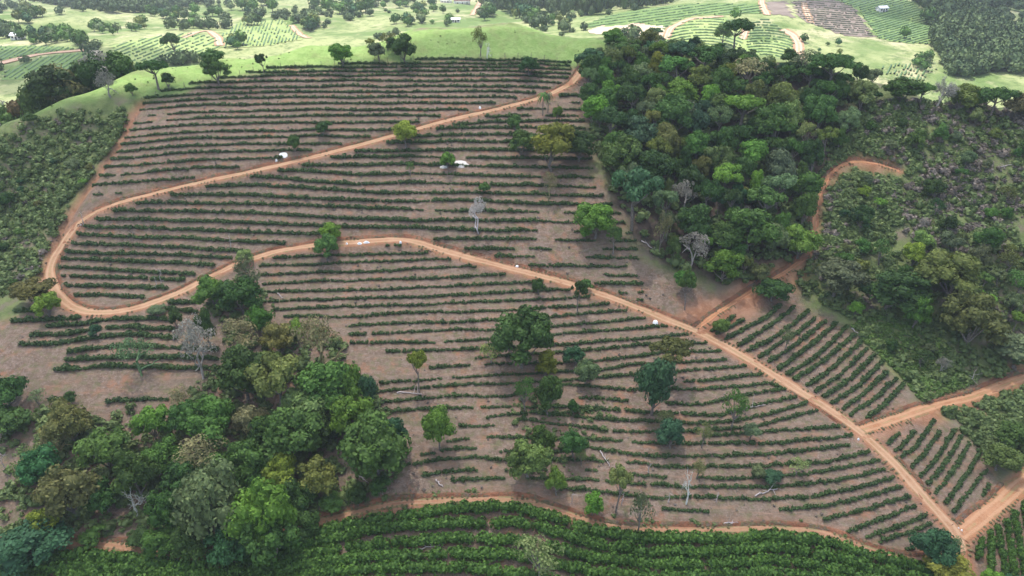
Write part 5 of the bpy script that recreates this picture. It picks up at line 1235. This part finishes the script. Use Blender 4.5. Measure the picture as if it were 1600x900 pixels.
# farm houses
hw = NT('house_wall'); hw.color(hw.mix(hw.noise(.8, 4, .6), (.72, .68, .62), (.80, .78, .74)))
hr = NT('house_roof'); hr.color(hr.mix(hr.noise(1.5, 4, .6), (.20, .10, .075), (.30, .15, .11)))
hz = NT('metal_roof'); hz.color((.78, .79, .80, 1)); hz.b.inputs['Roughness'].default_value = .5
dk = NT('dark_opening'); dk.color((.04, .04, .045, 1))
def box(x0, x1, y0, y1, z0, z1):
    v = np.array([(x, y, z) for z in (z0, z1) for y in (y0, y1) for x in (x0, x1)], float)
    return v, np.array([(0, 2, 3, 1), (4, 5, 7, 6), (0, 1, 5, 4), (2, 6, 7, 3), (0, 4, 6, 2), (1, 3, 7, 5)])
def house(px, py, w, d, h, roof, rz, label):
    P = ground(px, py)[0]
    o = obj('house', None, None, P, rz); tag(o, label, 'house', 'farm houses in the valley')
    obj('wall', mesh_np('wall', *box(-w / 2, w / 2, -d / 2, d / 2, -1.5, h), hw.m), o)
    e = .5
    rv = np.array([(-w / 2 - e, -d / 2 - e, h - .1), (w / 2 + e, -d / 2 - e, h - .1), (w / 2 + e, 0, h + d * .26), (-w / 2 - e, 0, h + d * .26), (-w / 2 - e, d / 2 + e, h - .1), (w / 2 + e, d / 2 + e, h - .1), (-w / 2 - e, -d / 2 - e, h - .3), (w / 2 + e, -d / 2 - e, h - .3), (w / 2 + e, d / 2 + e, h - .3), (-w / 2 - e, d / 2 + e, h - .3)])
    obj('roof', mesh_np('roof', rv, np.array([(0, 1, 2, 3), (3, 2, 5, 4), (6, 7, 1, 0), (4, 5, 8, 9), (7, 6, 9, 8), (0, 3, 4, 9), (0, 9, 6, 6), (1, 7, 8, 2), (2, 8, 5, 5)][:5]), roof), o)
    gv = np.array([(-w / 2, -d / 2, h), (-w / 2, d / 2, h), (-w / 2, 0, h + d * .24), (w / 2, -d / 2, h), (w / 2, d / 2, h), (w / 2, 0, h + d * .24)])
    obj('gable', mesh_np('gable', gv, np.array([(0, 2, 1), (3, 4, 5)]), hw.m), o)
    obj('door', mesh_np('door', *box(-.5, .5, -d / 2 - .06, -d / 2 + .02, 0, 2.1), dk.m), o)
    for x in (-w * .3, w * .3): obj('window', mesh_np('window', *box(x - .6, x + .6, -d / 2 - .06, -d / 2 + .02, 1.0, 2.1), dk.m), o)
house(722, 6, 17, 9, 4.2, hr.m, .15, 'low farm house with brown roof in the far valley')
house(697, 4, 11, 8, 3.6, hz.m, -.2, 'white roofed shed left of the brown roofed farm house')
house(775, 3, 9, 7, 3.4, hr.m, .4, 'small farm house above the farm track')
house(1377, 18, 6.5, 4.5, 2.6, hz.m, .3, 'small white roofed shed on the far green plot')
house(29, 61, 7, 5, 2.8, hz.m, 0, 'white roofed hut among trees of the shaded valley')
house(712, 35, 6, 4, 2.4, hz.m, .1, 'white roofed hut just over the pasture crest')

# ------------------------------------------------------------------ small things on the slope
wt = NT('white_sheet'); wt.color(wt.mix(wt.noise(2, 3, .6), (.82, .82, .82), (.90, .90, .89))); wt.b.inputs['Roughness'].default_value = .6
sd_ = NT('white_sand'); sd_.color(sd_.mix(sd_.noise(1.5, 5, .7), (.55, .50, .45), (.74, .71, .67)))
def mound(name, px, py, wpx, dpx, hm, mat, label, cat, seed, group=None, crumple=.3, rz=0.0):
    P = ground(px, py)[0]; k = project(P)[2][0] / F_PX
    rx, ry = wpx * k / 2, dpx * k / 2
    n1, n2 = 9, 22
    rr, aa = np.meshgrid(np.linspace(0, 1, n1), np.linspace(0, 2 * np.pi, n2, endpoint=False), indexing='ij')
    edge = 1 + .5 * (fbm(np.cos(aa) * 2 + seed * 3, np.sin(aa) * 2, seed, 3) - .5)
    X, Y = rr * np.cos(aa) * rx * edge, rr * np.sin(aa) * ry * edge
    c, s = math.cos(rz), math.sin(rz)
    X, Y = X * c - Y * s, X * s + Y * c
    Zt = (1 - rr ** 2) * hm * (1 + crumple * (fbm(X * 2.5 + 9, Y * 2.5, seed, 3) - .5) * 3)
    Z = height(P[0] + X, P[1] + Y) - P[2] + Zt + .06
    Z[-1] -= .2
    V = np.stack([X, Y, Z], -1).reshape(-1, 3)
    ii = np.arange(n1 * n2).reshape(n1, n2)
    q = np.stack([ii[:-1], ii[1:], np.roll(ii, -1, 1)[1:], np.roll(ii, -1, 1)[:-1]], -1).reshape(-1, 4)
    o = obj(name, mesh_np(name, V, q, mat, True), None, P)
    tag(o, label, cat, group)
mound('white_tarp', 443, 242, 15, 7, .14, wt.m, 'crumpled white sheet beside the upper road', 'tarp', 1)
mound('sand_heap', 718, 257, 30, 14, .55, sd_.m, 'low heap of white sand beside the vivid green tree', 'sand heap', 2)
mound('sand_heap', 694, 261, 14, 7, .3, sd_.m, 'thin spill of white sand under the vivid green tree', 'sand heap', 3)
mound('white_sack', 562, 382, 9, 5, .55, wt.m, 'fuller white sack of the pair by the middle road', 'sack', 4)
mound('white_sack', 573, 380, 11, 5, .6, wt.m, 'longer white sack of the pair by the middle road', 'sack', 5)
mound('white_sack', 542, 382, 4, 4, .5, wt.m, 'single white sack nearest the dense tree on the middle road', 'sack', 6)
mound('white_sack', 626, 380, 4, 5, .8, wt.m, 'upright white sack at the bend of the middle road', 'sack', 7)
mound('white_sack', 1024, 505, 9, 9, .8, wt.m, 'big white sack at a hedge end before the road fork', 'sack', 8)
mound('white_sack', 1497, 827, 3.5, 3.5, .5, wt.m, 'white sack at the inner corner of the junction', 'sack', 9)
mound('white_sack', 1502, 830, 4, 3.5, .5, wt.m, 'second white sack at the inner corner of the junction', 'sack', 10)
mound('white_sack', 750, 169, 4, 4, .6, wt.m, 'white sack beside the upper road near the crest', 'sack', 11)
mound('white_sack', 1341, 687, 4, 3.5, .4, wt.m, 'white sack at the hedge end by the branch road', 'sack', 12)
mound('white_sack', 808, 417, 5, 3.5, .4, wt.m, 'flat white sack on the upper verge of the middle road', 'sack', 13)
mound('white_sack', 432, 252, 4, 4, .5, wt.m, 'small pale sack below the crumpled white sheet', 'sack', 14)
mound('white_sack', 1350, 859, 5, 3, .3, wt.m, 'white scrap sack lying on the lower track', 'sack', 15)
# fallen dead trunks and branches
def log(p0, p1, r, label, lift=.25, seed=0, up=0.0):
    rg = np.random.default_rng(seed)
    a, b2 = ground(*p0)[0], ground(*p1)[0]
    if up: b2 = a + np.array([(b2 - a)[0] * .3, (b2 - a)[1] * .1, up])
    t = np.linspace(0, 1, 7)[:, None]
    P = a * (1 - t) + b2 * t + rg.normal(size=(7, 3)) * .12
    if not up: P[:, 2] = height(P[:, 0], P[:, 1]) + lift * (.6 + .8 * rg.random(7))
    parts = [tube(P - a, np.linspace(r, r * .4, 7), 6)]
    ln = np.linalg.norm(b2 - a)
    for k in (2, 3, 4, 5):
        d = rg.normal(size=3) * ln * .22; d[2] = abs(d[2]) * .7
        parts.append(tube([P[k] - a, P[k] - a + d * .5, P[k] - a + d + rg.normal(size=3) * .1], [r * .45, r * .3, r * .15], 4))
    o = obj('dead_branch', mesh_np('dead_branch', *join(parts), M_DEAD, True), None, a)
    o.color = (.46, .41, .40, 1)
    tag(o, label, 'branch')
for i, (p0, p1, lb) in enumerate([((1002, 377), (1026, 393), 'fallen pale trunk at the forest foot'), ((1130, 820), (1155, 817), 'pale fallen branches by the lower track'), ((620, 615), (660, 617), 'long pale fallen branch below the lollipop tree'), ((1150, 640), (1195, 634), 'white fallen branches on the grey soil patch'), ((938, 706), (952, 730), 'slanting dead trunk in the lower hedges'), ((1180, 775), (1215, 765), 'pale dead branches among the lower hedges'),
    ((680, 752), (692, 763), 'forked pale branch above the lower track'), ((434, 459), (442, 467), 'short broken branch near the top hedges by the grove'), ((655, 857), (690, 855), 'pale stick along the lower track'), ((1488, 300), (1500, 315), 'pale fallen branch on the scrub hillside'), ((1505, 240), (1535, 230), 'bleached branch near the scrub ridge'), ((1560, 262), (1590, 256), 'long bleached limb on the scrub hillside'),
    ((1330, 515), (1345, 525), 'grey fallen branch at the wedge plot margin'), ((560, 745), (575, 755), 'thick pale fallen limb under the largest grove tree')]):
    log(p0, p1, .16, lb, seed=i)
for i, (x, y, h, lb) in enumerate([(361, 388, 4.5, 'thin dead pole tree in the hedges between the roads'), (253, 446, 5.0, 'slim dead stem near the lower hedges of the loop'), (131, 352, 4.5, 'bent dead stem beside the hairpin road'), (245, 452, 3.5, 'short dead stem inside the loop'), (1012, 742, 3.0, 'dead pale stake in the lower hedges'), (1044, 785, 3.0, 'dead stake left of the pale stems'), (1118, 785, 2.6, 'dead stake right of the pale stems'), (972, 788, 3.0, 'dead stake beside the layered tree'), (892, 788, 3.2, 'thin dead stake above the lower track'), (10, 735, 6.0, 'pale bare stem at the picture edge on bare soil'), (1515, 600, 4.5, 'bleached dead stem above the branch road'), (904, 160, 5, 'thin pale stem at the forest corner')]):
    log((x, y), (x + 6, y), .10, lb, seed=40 + i, up=h)
# parked motorbike beside the hairpin road
def motorbike(px, py, rz):
    P = ground(px, py)[0]
    o = obj('motorbike', None, None, P, rz); tag(o, 'small dark motorbike parked beside the hairpin road', 'motorbike')
    mt = NT('bike_paint'); mt.color((.03, .06, .05, 1)); mt.b.inputs['Roughness'].default_value = .3
    tr2 = NT('tyre_rubber'); tr2.color((.02, .02, .02, 1)); ch = NT('bike_metal'); ch.color((.6, .62, .64, 1)); ch.b.inputs['Metallic'].default_value = .8; ch.b.inputs['Roughness'].default_value = .3
    an = np.linspace(0, 2 * np.pi, 17)
    for x in (-.65, .65):
        obj('wheel', mesh_np('wheel', *tube(np.c_[x + .27 * np.cos(an), an * 0, .32 + .27 * np.sin(an)], np.full(17, .055), 6), tr2.m, True), o)
        obj('rim', mesh_np('rim', *tube(np.c_[x + .19 * np.cos(an), an * 0, .32 + .19 * np.sin(an)], np.full(17, .02), 4), ch.m, True), o)
    obj('frame', mesh_np('frame', *join([tube([(-.65, 0, .32), (-.2, 0, .45), (.3, 0, .75), (.42, 0, .95)], [.04] * 4, 5), tube([(.65, 0, .32), (.42, 0, 1.0)], [.035] * 2, 5)]), ch.m, True), o)
    obj('tank', mesh_np('tank', *tube([(-.05, 0, .78), (.1, 0, .85), (.3, 0, .84), (.4, 0, .78)], [.06, .15, .15, .05], 8), mt.m, True), o)
    obj('seat', mesh_np('seat', *tube([(-.75, 0, .78), (-.5, 0, .78), (-.1, 0, .77)], [.07, .12, .1], 8), tr2.m, True), o)
    obj('engine', mesh_np('engine', *box(-.15, .25, -.14, .14, .3, .6), ch.m), o)
    obj('handlebar', mesh_np('handlebar', *tube([(.3, -.36, 1.02), (.42, 0, 1.0), (.3, .36, 1.02)], [.02] * 3, 5), ch.m, True), o)
motorbike(127, 354, .5)
# wire fence between pasture and coffee
fl = trace([(222, 158), (300, 132), (420, 106), (560, 99), (700, 91), (830, 89), (890, 99)], 4.5, 1)
fo = obj('wire_fence', None, None, fl[0]); tag(fo, 'wire fence of thin wooden posts along the pasture edge', 'fence')
pm = mesh_np('post', *tube([(0, 0, -.3), (0, 0, .7), (.02, 0, 1.5)], [.09, .08, .07], 5), M_BARK, True)
for p in fl:
    q = obj('post', pm, fo, (p[0] - fl[0][0], p[1] - fl[0][1], float(height(p[0], p[1])) - fl[0][2]), 0)
for hz_ in (.6, 1.2):
    obj('wire', mesh_np('wire', *tube(np.c_[fl[:, :2], height(fl[:, 0], fl[:, 1]) + hz_] - fl[0], np.full(len(fl), .012), 3), ch_m if False else M_BARK), fo)
# clouds over parts of the valley
# ------------------------------------------------------------------ air
hb = bpy.data.materials.new('haze_air'); hb.use_nodes = True
for n_ in list(hb.node_tree.nodes):
    if n_.type == 'BSDF_PRINCIPLED': hb.node_tree.nodes.remove(n_)
pv = hb.node_tree.nodes.new('ShaderNodeVolumePrincipled')
pv.inputs['Color'].default_value = (.90, .95, 1.0, 1); pv.inputs['Density'].default_value = HAZE
pv.inputs['Anisotropy'].default_value = 0.0
hb.node_tree.links.new(pv.outputs[0], hb.node_tree.nodes['Material Output'].inputs['Volume'])
zlo, zhi = float(MZ.min()) - 1.5, max(CAM_H, float(MZ.max())) + 12
tag(obj('haze', mesh_np('haze', *box(-4600, 4600, -3600, 4600, zlo, zhi), hb)), 'thin pale haze over hills and valley', kind='stuff')
